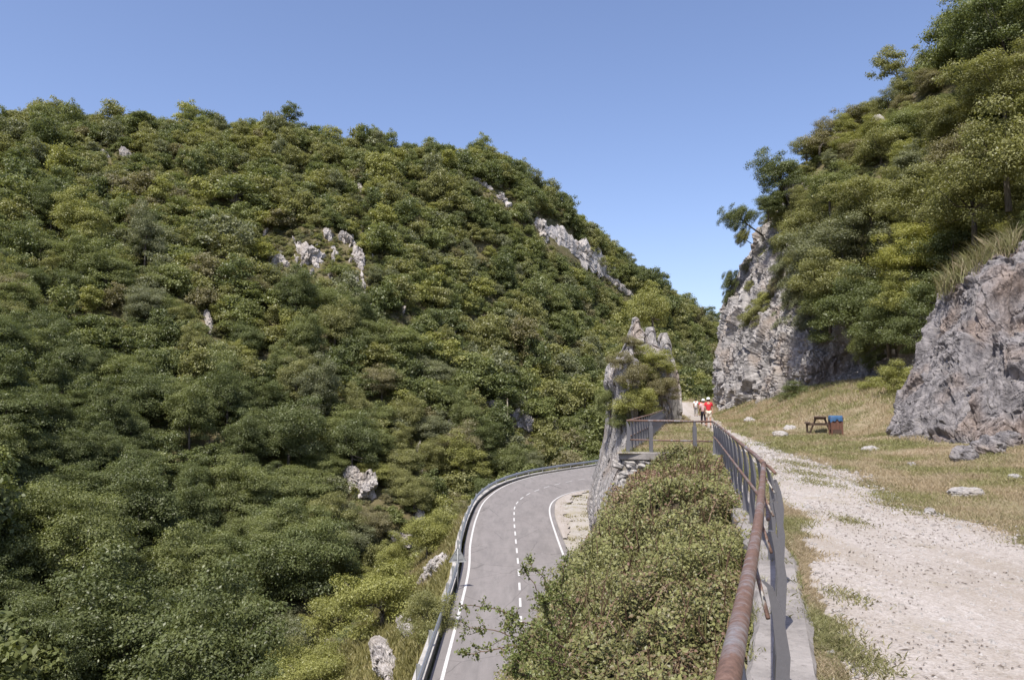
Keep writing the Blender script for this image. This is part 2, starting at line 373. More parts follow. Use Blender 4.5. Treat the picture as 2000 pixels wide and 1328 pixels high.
# pale concrete kerb outside the road and the guardrail on it
q, s = resample(Lc, .6)
t = np.gradient(q, axis=0); t[:, 2] = 0; t /= np.linalg.norm(t, axis=1, keepdims=True); nl = np.stack([-t[:, 1], t[:, 0], t[:, 2] * 0], 1)
j = fbm(q * .8, 3) * .06
prof = [(.62, -.05, 0), (.62, .16, 0), (1.02, .18, 1), (1.05, -1.6, 0)]
kb = np.stack([q + nl * (a + (j * 1.5 if c else j * .3))[:, None] + up_ * b for a, b, c in prof], 1)
kerb = obj('roadside_kerb', mesh('roadside_kerb', kb.reshape(-1, 3), grid_faces(len(q), 4)[:, ::-1].copy(), mat=M_kerb)); tag(kerb, 'pale concrete kerb carrying the guardrail along the outer side of the road', 'kerb')
gr = thing('guardrail', 'galvanised steel guardrail curving along the outer edge of the road', 'guardrail')
bp = [(.0, -.155), (.03, -.15), (.075, -.1), (.075, -.06), (.02, -.02), (.02, .02), (.075, .06), (.075, .1), (.03, .15), (.0, .155)]
gb = np.stack([q + nl * (.62 - a) + up_ * (.66 + b) for a, b in bp] + [q + nl * (.63 - a) + up_ * (.66 + b) for a, b in bp[::-1]], 1)
obj('beam', mesh('beam', gb.reshape(-1, 3), grid_faces(len(q), len(bp) * 2, True), mat=M_galv, smooth=False), gr)
pq, ps = resample(Lc, 4.0); pt = np.gradient(pq, axis=0)
for i in range(len(pq)):
    if pq[i, 1] < 18 or pq[i, 0] > 30: continue
    a = math.atan2(pt[i, 1], pt[i, 0]); M = Matrix.Rotation(a, 3, 'Z'); nn = Vector((-math.sin(a), math.cos(a), 0))
    c = Vector(pq[i]) + nn * .78
    b = MB(); b.box(c + Vector((0, 0, .38)), (.006, .12, .9), M); b.box(c + nn * .06 + Vector((0, 0, .38)), (.06, .006, .9), M); b.box(c - nn * .06 + Vector((0, 0, .38)), (.06, .006, .9), M)
    b.box(c - nn * .1 + Vector((0, 0, .66)), (.1, .1, .2), M); b.build('rail_post', M_galv_b, gr)
# triangular sign seen from behind
bs = G(903, 1151, zr); tp = thing('road_sign', 'triangular warning sign seen from behind at the guardrail', 'sign', (bs.x - .25, bs.y, zr - .1), R(3))
b = MB(); b.tube([(0, 0, 0), (0, 0, 2.25)], .03, 8); b.build('pole', M_galv_b, tp, True)
b = MB(); h = .78; v = [(-.48, 0, 0), (.48, 0, 0), (0, 0, .8)]
tri = [Vector((x, .05, z + 1.55)) for x, y, z in v]; tri2 = [p + Vector((0, .006, 0)) for p in tri]
b.add(tri + tri2, [(0, 1, 2), (5, 4, 3), (0, 3, 4, 1), (1, 4, 5, 2), (2, 5, 3, 0)]); b.build('sign_plate', M_galv_b, tp)
b = MB()
for i in range(3): b.tube([tri[i] + Vector((0, -.012, 0)), tri[(i + 1) % 3] + Vector((0, -.012, 0))], .014, 6)
b.build('rim', M_galv_b, tp)
b = MB(); b.box((0, .035, 1.7), (.5, .02, .04)); b.box((0, .035, 1.98), (.28, .02, .04)); b.build('bracket', M_galv_b, tp)

HILL = [
 col_((-4.3, -60, -8.8), (-9, -60, -13.5), (-40, -70, -27), (-110, -80, 20), (-190, -90, 70)),
 col_((-4.3, -10, -8.8), (-9, -5, -13.5), (-39, 0, -26), (-105, 20, 20), (-185, 40, 72)),
 col_((-4.3, 24, -8.8), (-9, 26, -13.5), (-37, 38, -25.5), P(-150, 640, 95), P(-300, 262, 165)),
 col_((-4.3, 45, -8.8), (-9.5, 50, -13.5), (-32, 68, -25), P(150, 630, 125), P(0, 262, 200)),
 col_((-4.4, 60, -8.75), (-9, 68, -13.5), (-25, 86, -23.5), P(430, 615, 142), P(300, 264, 210)),
 col_((-4.2, 76, -8.7), (-8, 86, -13.5), (-16, 102, -22), P(690, 610, 157), P(560, 280, 220)),
 col_((-0.5, 94, -8.6), (-4, 104, -13), (-6, 118, -20), P(880, 615, 175), P(850, 328, 230)),
 col_((11, 113, -8.5), (7, 121, -12.5), (7, 134, -18), P(1040, 640, 195), P(975, 340, 238)),
 col_((25, 131, -8.5), (23, 138, -12), (24, 150, -16), P(1200, 690, 215), P(1120, 448, 250)),
 col_((42, 150, -8.5), (41, 156, -12), (43, 168, -14), P(1330, 735, 235), P(1290, 585, 265)),
 col_((65, 172, -8.5), (65, 178, -11), (68, 188, -12), P(1440, 762, 255), P(1405, 655, 280)),
 col_((110, 205, -8.5), (112, 211, -11), (120, 222, -10), P(1700, 790, 290), P(1650, 760, 310))]
for c_ in HILL:
    k_ = int(np.argmin(np.hypot(Lc[:, 0] - c_[0].x, Lc[:, 1] - c_[0].y))); e_ = Vector(Lc[k_] + side[k_] * .98); e_.z -= .02; c_[1] += (e_ - c_[0]) * .6; c_[0] = e_
NU, NV = 300, 190
hg = patch(HILL, NU, NV); hn = grid_normals(hg)
if hn[..., 2].mean() < 0: hn = -hn
flat = hg.reshape(-1, 3)
vv = np.tile(np.linspace(0, 5, NV), (NU, 1)).ravel()
amp = np.clip((vv - 1.0) / 1.0, 0, 1) * 2.2 + np.clip(vv * 2, 0, 1) * .35
d = fbm(flat * .035, 4, 3) * 1.6 + ridged(flat * np.array([.06, .06, .03]), 4, 9) * .7 + fbm(flat * .3, 3, 5) * .35
flat2 = flat + hn.reshape(-1, 3) * (d * amp)[:, None] * np.clip(vv * 2.5, 0, 1)[:, None]
hill_me = mesh('hillside', flat2, grid_faces(NU, NV), mat=M_hill, smooth=True)
hill_me.materials.append(M_shoulder)
fi = np.tile(np.arange(NV - 1), NU - 1); hill_me.polygons.foreach_set('material_index', (fi < NV * .2 * 1.35).astype(np.int32))
tag(obj('hillside', hill_me), kind='structure')
hill_bvh = BVHTree.FromPolygons([tuple(q) for q in flat2], grid_faces(NU, NV).tolist())
hgrid = flat2.reshape(NU, NV, 3)
def hit(px, py, bvh=None):
    d = ray(px, py).normalized(); return (bvh or hill_bvh).ray_cast(Vector((0, 0, EYE)), d)[:2]
# broad ground under everything, to the horizon
xs = np.linspace(-1, 1, 61); gx, gy = np.meshgrid(np.sign(xs) * xs ** 2 * 2600, np.sign(xs) * xs ** 2 * 2600, indexing='ij')
gp = np.stack([gx, gy, -31 + fbm(np.stack([gx, gy, gx * 0], -1).reshape(-1, 3) * .004, 3).reshape(gx.shape) * 3], -1)
tag(obj('valley_floor', mesh('valley_floor', gp.reshape(-1, 3), grid_faces(61, 61), mat=M_hill, smooth=True)), kind='structure')

# ------------------------------------------------------------------ terrace (old railway bed): ground, path, verge
RAIL = [(-1.5, -4.0), (-.42, -1.0), (.56, 1.78), (1.34, 4.05), (2.56, 7.8), (5.45, 20.6), (6.0, 23.2)]
railY = np.array([p[1] for p in RAIL]); railX = np.array([p[0] for p in RAIL])
FARR = [(3.55, 23.7), (5.9, 33), (8.6, 44.5), (11.6, 57)]
def rail_x(y): return np.interp(y, railY, railX)
def edge_x(y):
    y = np.asarray(y, float)
    a = np.interp(y, np.r_[-60, railY], np.r_[-15, railX]) - .10
    b = np.interp(y, [23.4, 33, 44.5, 57, 75, 100], [3.15, 5.5, 8.3, 11.2, 15.8, 21])
    return np.where(y < 23.4, a, b)
PL = [(-30, -6.2), (-5, .3), (0, 1.3)] + [(g.y, g.x) for g in lp([(1720, 1328), (1643, 1200), (1592, 1090), (1537, 1000), (1490, 920), (1443, 872), (1385, 842), (1350, 826), (1338, 815)], 0)] + [(95, 18.5), (120, 26)]
PR = [(-30, -2.0), (-5, 4.2), (0, 4.8), (4.5, 5.3)] + [(g.y, g.x) for g in lp([(2010, 1055), (1880, 1022), (1760, 985), (1690, 945), (1590, 905), (1510, 877), (1450, 852), (1412, 832), (1398, 816)], 0)] + [(95, 22), (120, 31)]
PL = np.array(PL); PR = np.array(PR)
FOOT = np.array([(-60, 9, .5), (0, 11, .5), (15, 13, .5), (22, 15, .4), (26, 17, .6), (33, 21, 1.3), (40, 22.5, 2.0), (50, 25, 2.9), (60, 27, 3.0), (70, 26, 2.3), (80, 24.5, 1.3), (88, 25, .9), (100, 30, .8)])
def ground_z(x, y):
    x = np.asarray(x, float); y = np.asarray(y, float)
    pr = np.interp(y, PR[:, 0], PR[:, 1]) + 1.0; fx = np.interp(y, FOOT[:, 0], FOOT[:, 1]); fz = np.interp(y, FOOT[:, 0], FOOT[:, 2])
    pr = np.where((y > 28) & (y < 40), pr + 3.2 * np.sin(np.clip((y - 28) / 12, 0, 1) * math.pi), pr)
    t = np.clip((x - pr) / np.maximum(fx - pr, 1), 0, 1.6); t = np.where(t < 1, t * t * (3 - 2 * t), 1 + (t - 1) * .6)
    z = fz * t
    z = z + 1.5 * np.exp(-((x - 21.5) / 6) ** 2 - ((y - 94) / 6) ** 2)
    p = np.stack([x, y, x * 0], -1).reshape(-1, 3)
    n = (fbm(p * .35, 3, 11) * .10 + fbm(p * 1.7, 3, 12) * .03).reshape(x.shape)
    pl = np.interp(y, PL[:, 0], PL[:, 1]); inpath = (x > pl - .2) & (x < pr - .8)
    return z + np.where(inpath, n * .25, n * .8)
ys = np.r_[np.linspace(-40, 2, 40), np.linspace(2.1, 30, 260), np.linspace(30.2, 104, 260)]
tt = np.linspace(0, 1, 230)
gX = edge_x(ys)[:, None] * (1 - tt) + (np.interp(ys, FOOT[:, 0], FOOT[:, 1]) + 5)[:, None] * tt; gY = np.repeat(ys[:, None], len(tt), 1)
gZ = ground_z(gX, gY)
tag(obj('terrace_ground', mesh('terrace_ground', np.stack([gX, gY, gZ], -1).reshape(-1, 3), grid_faces(len(ys), len(tt))[:, ::-1].copy(), mat=M_grass, smooth=True)), kind='structure')
def gp_(px_, py_):
    g0 = G(px_, py_, 0)
    for _ in range(5): g0 = G(px_, py_, float(ground_z(g0.x, g0.y)) + .014)
    return g0
# gravel path with ragged edges
ys2 = np.r_[np.linspace(-30, 3, 120), np.arange(3.04, 26, .045), np.arange(26.1, 92, .2)]
def rag(y, s): p = np.stack([y, y * 0 + s, y * 0], 1); return fbm(p * .8, 2, s) * .38 + fbm(p * 4.5, 3, s + 1) * .16 + fbm(p * 14, 2, s + 2) * .06
pa = np.interp(ys2, PL[:, 0], PL[:, 1]) + rag(ys2, 1) * .8; pb = np.interp(ys2, PR[:, 0], PR[:, 1]) + rag(ys2, 5) * 1.3
tp_ = np.linspace(0, 1, 34); pX = pa[:, None] * (1 - tp_) + pb[:, None] * tp_; pY = np.repeat(ys2[:, None], 34, 1)
pZ = ground_z(pX, pY) + .014 * np.clip(np.minimum(tp_, 1 - tp_) * 12, 0.3, 1)
tag(obj('path', mesh('path', np.stack([pX, pY, pZ], -1).reshape(-1, 3), grid_faces(len(ys2), 34)[:, ::-1].copy(), mat=M_gravel, smooth=True)), kind='structure')
# embankment between the terrace edge and the road
ye = np.linspace(-50, 112, 320); ex = edge_x(ye); rx = np.interp(ye, Rc[:, 1], Rc[:, 0]) + .35
ex = np.maximum(ex, rx - 0 + np.interp(ye, [-50, 40, 60, 112], [1.2, 1.2, 2.2, 4]))
ex0 = np.maximum(edge_x(ye), -99)
eb = []
for f_, z_ in ((0, .0), (0.0, -1.2), (.0, -3.5), (.12, -6.5), (.3, -8.1), (.62, -8.5), (1, -8.56)):
    base = ex if z_ < -6 else ex0
    eb.append(np.stack([base * (1 - f_) + rx * f_ + (.15 if z_ > -3 else 0), ye, np.full_like(ye, z_ - (.06 if z_ == 0 else 0))], 1))
eb = np.stack(eb, 1); eb = np.swapaxes(catmull(np.swapaxes(eb, 0, 1), 40), 0, 1)
fl = eb.reshape(-1, 3).copy(); wob = fbm(fl * .7, 4, 31) * .35; fl[:, 2] += np.where(fl[:, 2] < -1, wob * np.clip((fl[:, 0] - np.repeat(rx, 40)) / 1.5, 0, 1), 0)
tag(obj('embankment', mesh('embankment', fl, grid_faces(len(ye), 40), mat=M_verge, smooth=True)), kind='structure')

# ------------------------------------------------------------------ rocks
def rock_disp(p, n, a=1.0, s=0, blk=1.0, fine=1.35):
    q = p + np.stack([fbm(p * .5, 2, s + 41), fbm(p * .5, 2, s + 42), fbm(p * .5, 2, s + 43)], 1) * .6
    sx = np.array([1, 1, .5])
    w1 = worley(q * .38 * sx, s + 1); w2 = worley(q * 1.1 * sx, s + 2); w3 = worley(q * 2.9 * sx, s + 3); w4 = worley(q * 6.5, s + 5)
    d = (w1[2] - .5) * 1.3 * blk + w1[3] * 1.6 * blk + (w2[2] - .5) * .55 * blk + w2[3] * .9 * blk + (w3[2] - .5) * .16 * fine + w3[3] * .35 * fine + (w4[2] - .5) * .07 * fine + w4[3] * .2 * fine
    d += ridged(q * np.array([.8, .8, .25]), 4, s + 7) * .25 + ridged(q * np.array([2.2, 2.2, .5]), 3, s + 17) * .12 + fbm(q * 3, 3, s + 8) * .08
    cr = np.clip(1 - (w2[1] - w2[0]) * 9, 0, 1) * .18
    return p + n * ((d - cr) * a)[:, None]
def rock_patch(name, ctrl, nu, nv, a=1.0, s=0, mat=None, flip=False, out=None, blk=1.0):
    g = patch(ctrl, nu, nv); n = grid_normals(g)
    c = np.array([0, 0, 1.65]) if out is None else np.array(out)
    if ((c - g) * n).sum(-1).mean() < 0: n = -n
    v = rock_disp(g.reshape(-1, 3), n.reshape(-1, 3), a, s, blk)
    return mesh(name, v, grid_faces(nu, nv), mat=mat or M_rock)
def loft(levels, seg=60, rings=60, a=.5, s=0, pw=2.4, blk=1.0):
    """levels: (z, cx, cy, rx, ry) bottom to top; closed rock body"""
    lv = catmull(levels, rings); th = np.linspace(0, 2 * np.pi, seg, endpoint=False)
    c, si = np.cos(th), np.sin(th); k = (np.abs(c) ** pw + np.abs(si) ** pw) ** (-1 / pw)
    g = np.stack([lv[:, 1:2] + lv[:, 3:4] * c * k, lv[:, 2:3] + lv[:, 4:5] * si * k, np.repeat(lv[:, 0:1], seg, 1)], -1)
    ctr = np.stack([lv[:, 1], lv[:, 2], lv[:, 0]], 1)[:, None]; n = g - ctr; n[..., 2] += 0.0
    n /= np.maximum(np.linalg.norm(n, axis=-1, keepdims=True), 1e-6)
    n[-3:, :, 2] += .8; n /= np.linalg.norm(n, axis=-1, keepdims=True)
    v = rock_disp(g.reshape(-1, 3), n.reshape(-1, 3), a, s, blk); f = grid_faces(rings, seg, True)
    v = np.vstack([v, v[-seg:].mean(0) + [0, 0, .15]]); top = len(v) - 1; b = (rings - 1) * seg
    tri = [(b + (k + 1) % seg, b + k, top, top) for k in range(seg)]
    fl = [tuple(q[::-1]) for q in f.tolist()] + [t[:3][::-1] for t in tri]
    return v, fl
def join(parts):
    V = []; Fc = []
    n = 0
    for v, f in parts:
        V.append(v); Fc += [tuple(i + n for i in q) for q in f]; n += len(v)
    return np.vstack(V), Fc
def px_levels(rows, Y, ry):
    out = []
    for k, (py, xl, xr) in enumerate(rows):
        a = P(xl, py, Y); b = P(xr, py, Y); r = ry[k] if hasattr(ry, '__len__') else ry
        out.append((a.z, (a.x + b.x) / 2, Y, (b.x - a.x) / 2, r))
    return out
# big cliff promontory
def cc(*p): 
    a = [P(*q) for q in p]; lo = a[0].copy(); lo.z -= 2.5; hi = a[-1] + Vector((4, 1.5, 1.2)); return [list(q) for q in [lo] + a + [hi]]
CL = [
 [[40, 110, -4], [40, 109, 0], [41, 108, 6], [43, 107, 13], [45, 106, 18], [49, 107, 19]],
 cc((1430, 812, 97), (1428, 700, 97.5), (1455, 585, 98), (1510, 475, 98)),
 cc((1411, 812, 88), (1410, 700, 88), (1437, 590, 88.5), (1497, 445, 89)),
 cc((1432, 808, 81), (1434, 690, 81.5), (1468, 585, 83), (1522, 425, 85)),
 cc((1490, 785, 74), (1498, 680, 75), (1530, 565, 77), (1572, 372, 80)),
 cc((1560, 768, 68), (1566, 690, 68), (1592, 600, 70), (1622, 490, 74)),
 cc((1640, 768, 64.5), (1650, 705, 65), (1662, 650, 63), (1682, 590, 64)),
 cc((1700, 768, 59.5), (1712, 705, 60), (1722, 660, 57.5), (1742, 610, 58)),
 cc((1760, 778, 53), (1766, 705, 53.5), (1778, 660, 51.5), (1802, 610, 52)),
 cc((1830, 798, 42), (1832, 710, 42.5), (1842, 650, 43), (1872, 590, 45)),
 cc((1900, 830, 37), (1902, 740, 37.5), (1915, 660, 38), (1945, 590, 40))]
cliff_me = rock_patch('cliff', CL, 560, 330, .9, 3); cliff_bvh = BVHTree.FromPolygons([tuple(q.co) for q in cliff_me.vertices], [tuple(q.vertices) for q in cliff_me.polygons])
o = obj('cliff', cliff_me); tag(o, 'tall pale limestone cliff behind the grassy bank with shrubs on its ledges', 'cliff')
def nn(*p):
    a = [P(*q) for q in p]; lo = a[0].copy(); lo.z -= 1.0; hi = a[-1] + Vector((2.6, 2.2, .6)); return [list(q) for q in [lo] + a + [hi]]
NR = [nn((1850, 840, 36), (1850, 780, 36), (1850, 690, 36), (1860, 620, 36), (1890, 575, 36)),
 nn((1790, 850, 32), (1802, 790, 32), (1825, 700, 32), (1842, 640, 32.5), (1880, 575, 33)),
 nn((1752, 874, 28), (1780, 800, 28.4), (1812, 700, 29), (1828, 640, 29.6), (1868, 566, 30.5)),
 nn((1800, 892, 24.6), (1826, 800, 25.6), (1860, 700, 26.8), (1880, 620, 27.8), (1912, 532, 28.8)),
 nn((1880, 888, 23.4), (1895, 800, 23.9), (1920, 700, 24.8), (1935, 610, 26), (1960, 500, 27.2)),
 nn((1960, 884, 22.3), (1975, 790, 22.8), (1990, 690, 23.7), (2002, 600, 25), (2022, 470, 26.5)),
 nn((2060, 884, 21), (2080, 780, 21.4), (2090, 680, 22.3), (2105, 580, 23.7), (2125, 430, 25.6)),
 nn((2260, 890, 18), (2280, 760, 18.6), (2290, 640, 19.6), (2310, 520, 21), (2340, 360, 23)),
 nn((2700, 900, 14), (2750, 720, 14.6), (2800, 560, 15.4), (2850, 400, 16.6), (2950, 200, 18))]
o = obj('rock_outcrop', rock_patch('rock_outcrop', NR, 620, 360, .46, 21, M_rock_d, blk=1.0)); tag(o, 'dark grey fractured rock outcrop rising beside the grass near the path', 'rock outcrop')
# pinnacle
parts = [
 loft(px_levels([(1130, 1176, 1226), (1085, 1172, 1226), (1040, 1162, 1226), (1005, 1154, 1224), (960, 1158, 1224), (925, 1168, 1224), (890, 1180, 1222), (850, 1188, 1226), (800, 1190, 1232), (768, 1190, 1234), (745, 1182, 1238), (712, 1192, 1238), (698, 1208, 1236), (668, 1221, 1236)], 50, [6, 6, 6, 5.6, 5, 4.6, 4.3, 4, 3.8, 3.5, 3.2, 2.8, 2, 1]), 170, 300, .36, 5, blk=1.1),
 loft(px_levels([(1120, 1206, 1300), (1010, 1206, 1300), (900, 1208, 1292), (820, 1210, 1284), (750, 1212, 1280), (705, 1216, 1284), (684, 1224, 1274), (668, 1234, 1262)], 58, [10, 10, 10, 9, 8.5, 7, 5, 2.5]), 170, 180, .55, 6, blk=1.2),
 loft(px_levels([(700, 1222, 1275), (655, 1228, 1258), (640, 1232, 1250), (622, 1237, 1246)], 54, [3, 1.6, 1.2, .7]), 90, 90, .42, 7, blk=1),
 loft(px_levels([(700, 1255, 1285), (660, 1261, 1278), (643, 1264, 1275)], 56, [2, 1, .6]), 70, 60, .32, 8, blk=1),
 loft(px_levels([(860, 1292, 1308), (800, 1295, 1308), (750, 1294, 1307), (715, 1288, 1305), (690, 1284, 1304), (672, 1286, 1303), (655, 1291, 1299)], 64, [6, 5.5, 5, 4, 2.6, 1.8, 1]), 110, 150, .4, 9, blk=1)]
v, f = join(parts); pin = obj('rock_pinnacle', mesh('rock_pinnacle', v, f, mat=M_rock)); tag(pin, 'pale jagged limestone pinnacle standing between the road and the footpath', 'rock pinnacle')
pin_bvh = BVHTree.FromPolygons([tuple(q) for q in v], f)

def outcrop(px0, py0, px1, py1, wpx, label, s, hgt=1.0, mat=None, name='rock_outcrop', stretch_=1.12):
    a, na = hit(px0, py0); b, nb = hit(px1, py1)
    if a is None or b is None: return None
    mid = (a + b) / 2; D = mid.y; ln = (b - a).length / 2 * stretch_ + .3; ax = (b - a).normalized() if (b - a).length > .3 else Vector((1, 0, 0))
    nrm = (na + nb).normalized(); wd = ax.cross(nrm).normalized(); w = wpx / F * D / 2 / max(.45, 1)
    th = np.linspace(0, 2 * np.pi, 110, endpoint=False); ph = np.linspace(-.9, math.pi / 2 - .06, 56)
    T, Ph = np.meshgrid(th, ph); 
    ru = np.cos(T) * np.cos(Ph) * ln; qq = np.stack([ru * .9 + s, ru * 0, ru * 0 + s], -1).reshape(-1, 3); md = np.clip(1 + .75 * fbm(qq, 3, s), .5, 1.6).reshape(T.shape)[..., None]
    w, hgt = w * md, hgt * md ** .7; w0 = float(wpx / F * D / 2)
    g = (np.array(mid) + np.cos(T)[..., None] * np.cos(Ph)[..., None] * ln * np.array(ax) + np.sin(T)[..., None] * np.cos(Ph)[..., None] * w * np.array(wd) + np.sin(Ph)[..., None] * hgt * np.array(nrm))
    n = g - np.array(mid); n /= np.maximum(np.linalg.norm(n, axis=-1, keepdims=True), 1e-6)
    sc = 1.9 / max(.6, min(w0, 2.0))
    vv_ = rock_disp(g.reshape(-1, 3) * sc, n.reshape(-1, 3), 1.0, s) / sc
    f = grid_faces(56, 110, True)
    o = obj(name, mesh(name, vv_, f[:, ::-1].copy(), mat=mat or M_rock_far)); tag(o, label, 'rock')
    OUT.append((px0, py0, px1, py1, wpx, D)); return o
OUT = []
SPEC = [
 (1068, 452, 1200, 532, 58, 'long diagonal slab of pale rock high on the wooded hill', 1.3),
 (1048, 430, 1062, 470, 22, 'small pale rock at the top end of the long slab', 1.6),
 (1175, 535, 1238, 582, 12, 'thin pale rock strip trailing below the long slab', 1.2),
 (972, 382, 994, 402, 24, 'small pale rock above the long slab near the ridge', 1.2),
 (925, 350, 960, 372, 10, 'small rock showing among trees just under the ridge', 1.0),
 (238, 298, 255, 308, 14, 'lone white boulder high on the far left hillside', 1.6),
 (198, 300, 212, 308, 12, 'small white rock left of the lone boulder under the ridge', 1.0),
 (662, 462, 688, 478, 18, 'pale rock at the head of the narrow crag line mid hill', 1.5),
 (694, 486, 706, 525, 17, 'upright pale crag in the middle of the hillside', 1.8),
 (706, 535, 712, 600, 9, 'thin rock rib running down below the upright crag', 1.2),
 (590, 490, 618, 520, 34, 'cluster of pale spiky rocks in the dry clearing', 2.0),
 (525, 505, 560, 520, 16, 'low pale rocks at the left end of the dry clearing', 1.3),
 (635, 450, 645, 470, 12, 'small pale rock above the dry clearing', 1.2),
 (440, 385, 470, 400, 14, 'small rocks half hidden by bushes above the clearing', 1.0),
 (696, 355, 706, 375, 9, 'small rock between trees high on the hill', 1.0),
 (402, 612, 410, 650, 14, 'small grey rock below the clearing, left side of the hill', 1.3),
 (804, 682, 812, 694, 12, 'small white rock low in the middle of the woods', 1.0),
 (692, 938, 730, 968, 44, 'big pale cliff face low on the hillside left of the road', 1.5),
 (673, 925, 690, 945, 20, 'grey rock beside the big low cliff face', 1.6),
 (1005, 810, 1030, 838, 30, 'pinkish rock face by the wooden pole across the valley', 2.0),
 (952, 790, 985, 808, 14, 'low pale rocks left of the wooden pole', 1.4),
 (1080, 820, 1086, 852, 9, 'thin upright rock right of the wooden pole', 1.2),
 (812, 1000, 826, 1050, 14, 'narrow rock rib among bushes above the stream', 1.2),
 (765, 1045, 800, 1065, 24, 'grey rocks in the shade under the lower bushes', 1.4),
 (872, 1095, 825, 1140, 34, 'smooth grey slab in the grass left of the guardrail', .8),
 (745, 1262, 762, 1328, 40, 'rough white rock on the slope at the bottom by the guardrail', 1.0),
 (790, 1215, 805, 1240, 18, 'small pale rock under a bush beside the guardrail', .6),
 (850, 1150, 862, 1185, 16, 'narrow pale rock tucked against the roadside kerb', .5),
 (525, 1248, 546, 1256, 20, 'lone grey boulder in the grass at the valley bottom', 1.1),
 (640, 1262, 672, 1252, 16, 'flat tan rock on the lower grassy slope', .7),
]
for k, (a, b, c, d_, w, lab, hh) in enumerate(SPEC): outcrop(a, b, c, d_, w, lab, 60 + k * 11, hh)
NB = len(OUT)
ro = np.random.default_rng(3)
for k in range(34):
    a = 600 + ro.normal() * 62; b = 495 + ro.normal() * 30 + abs(a - 600) * .1; o = outcrop(a, b, a + ro.uniform(-9, 9), b + ro.uniform(3, 14), ro.uniform(3, 7.5), 'small pale rock scattered through the dry clearing in the middle of the hill', 500 + k, ro.uniform(.4, .9))
    if o: o['group'] = 'small rocks scattered in the dry clearing'; OUT[-1] = OUT[-1][:4] + (2,) + OUT[-1][5:]
for k in range(14):
    a = ro.uniform(640, 1000); b = ro.uniform(470, 960) ; o = outcrop(a, b, a + ro.uniform(-5, 9), b + ro.uniform(5, 16), ro.uniform(5, 10), 'small rock showing between trees on the nearer half of the far hillside', 600 + k, ro.uniform(.8, 1.5))
    if o: o['group'] = 'small rocks showing between the hillside trees'; OUT[-1] = OUT[-1][:4] + (3,) + OUT[-1][5:]

# ------------------------------------------------------------------ right-hand hillside
SL = []
RAISE = lambda y: float(np.interp(y, [20, 44, 60, 76, 91, 110], [0, 1.0, 2.0, 3.8, 4.5, 1.5]))
for Y, fx, fz, tx, tz, mx, mz, qx, qz in [(-40, 10, 0, 15, 5, 30, 22, 55, 45), (0, 12, 0, 15, 6, 32, 22, 58, 45), (15, 14.5, 0, 17.5, 6, 34, 22, 60, 46),
        (26, 20, 0, 21.5, 7, 36, 21, 62, 46), (36, 24, 1, 26.5, 7, 38, 19, 63, 45), (44, 27, 1.5, 29, 8, 39, 19, 63, 45), (52, 29, 1.5, 30.5, 9, 40, 20, 63, 45),
        (60, 29.5, 1.5, 31, 11, 41, 22, 62, 44), (68, 28.5, 1, 31.5, 14.5, 41, 25, 61, 43), (76, 27.5, 0, 31, 18.5, 41, 28, 60, 42.5),
        (84, 27, -1, 30.5, 19.5, 42, 29, 60, 41.5), (91, 28.5, -2, 32.5, 17.5, 44, 27, 61, 40), (100, 33, -3, 38, 15, 49, 24, 64, 36), (115, 44, -6, 49, 9, 57, 17, 72, 28), (135, 60, -9, 66, 3, 75, 10, 88, 18)]:
    SL.append([[fx, Y, fz - 1.5], [tx, Y, tz + RAISE(Y)], [mx - 1.5 * (Y > 55), Y + 1, mz + RAISE(Y) * .62], [qx, Y + 2, qz + 1.3 * RAISE(Y)], [qx + 30, Y + 3, qz + 12]])
sg = patch(SL, 220, 110); sn = grid_normals(sg)
if sn[..., 2].mean() < 0: sn = -sn
sf = sg.reshape(-1, 3); sf = sf + sn.reshape(-1, 3) * (fbm(sf * .12, 4, 51) * 1.2 + fbm(sf * .7, 3, 52) * .2)[:, None]
tag(obj('slope', mesh('slope', sf, grid_faces(220, 110), mat=M_hill, smooth=True)), kind='structure')
slope_bvh = BVHTree.FromPolygons([tuple(q) for q in sf], grid_faces(220, 110).tolist())
sgrid = sf.reshape(220, 110, 3)

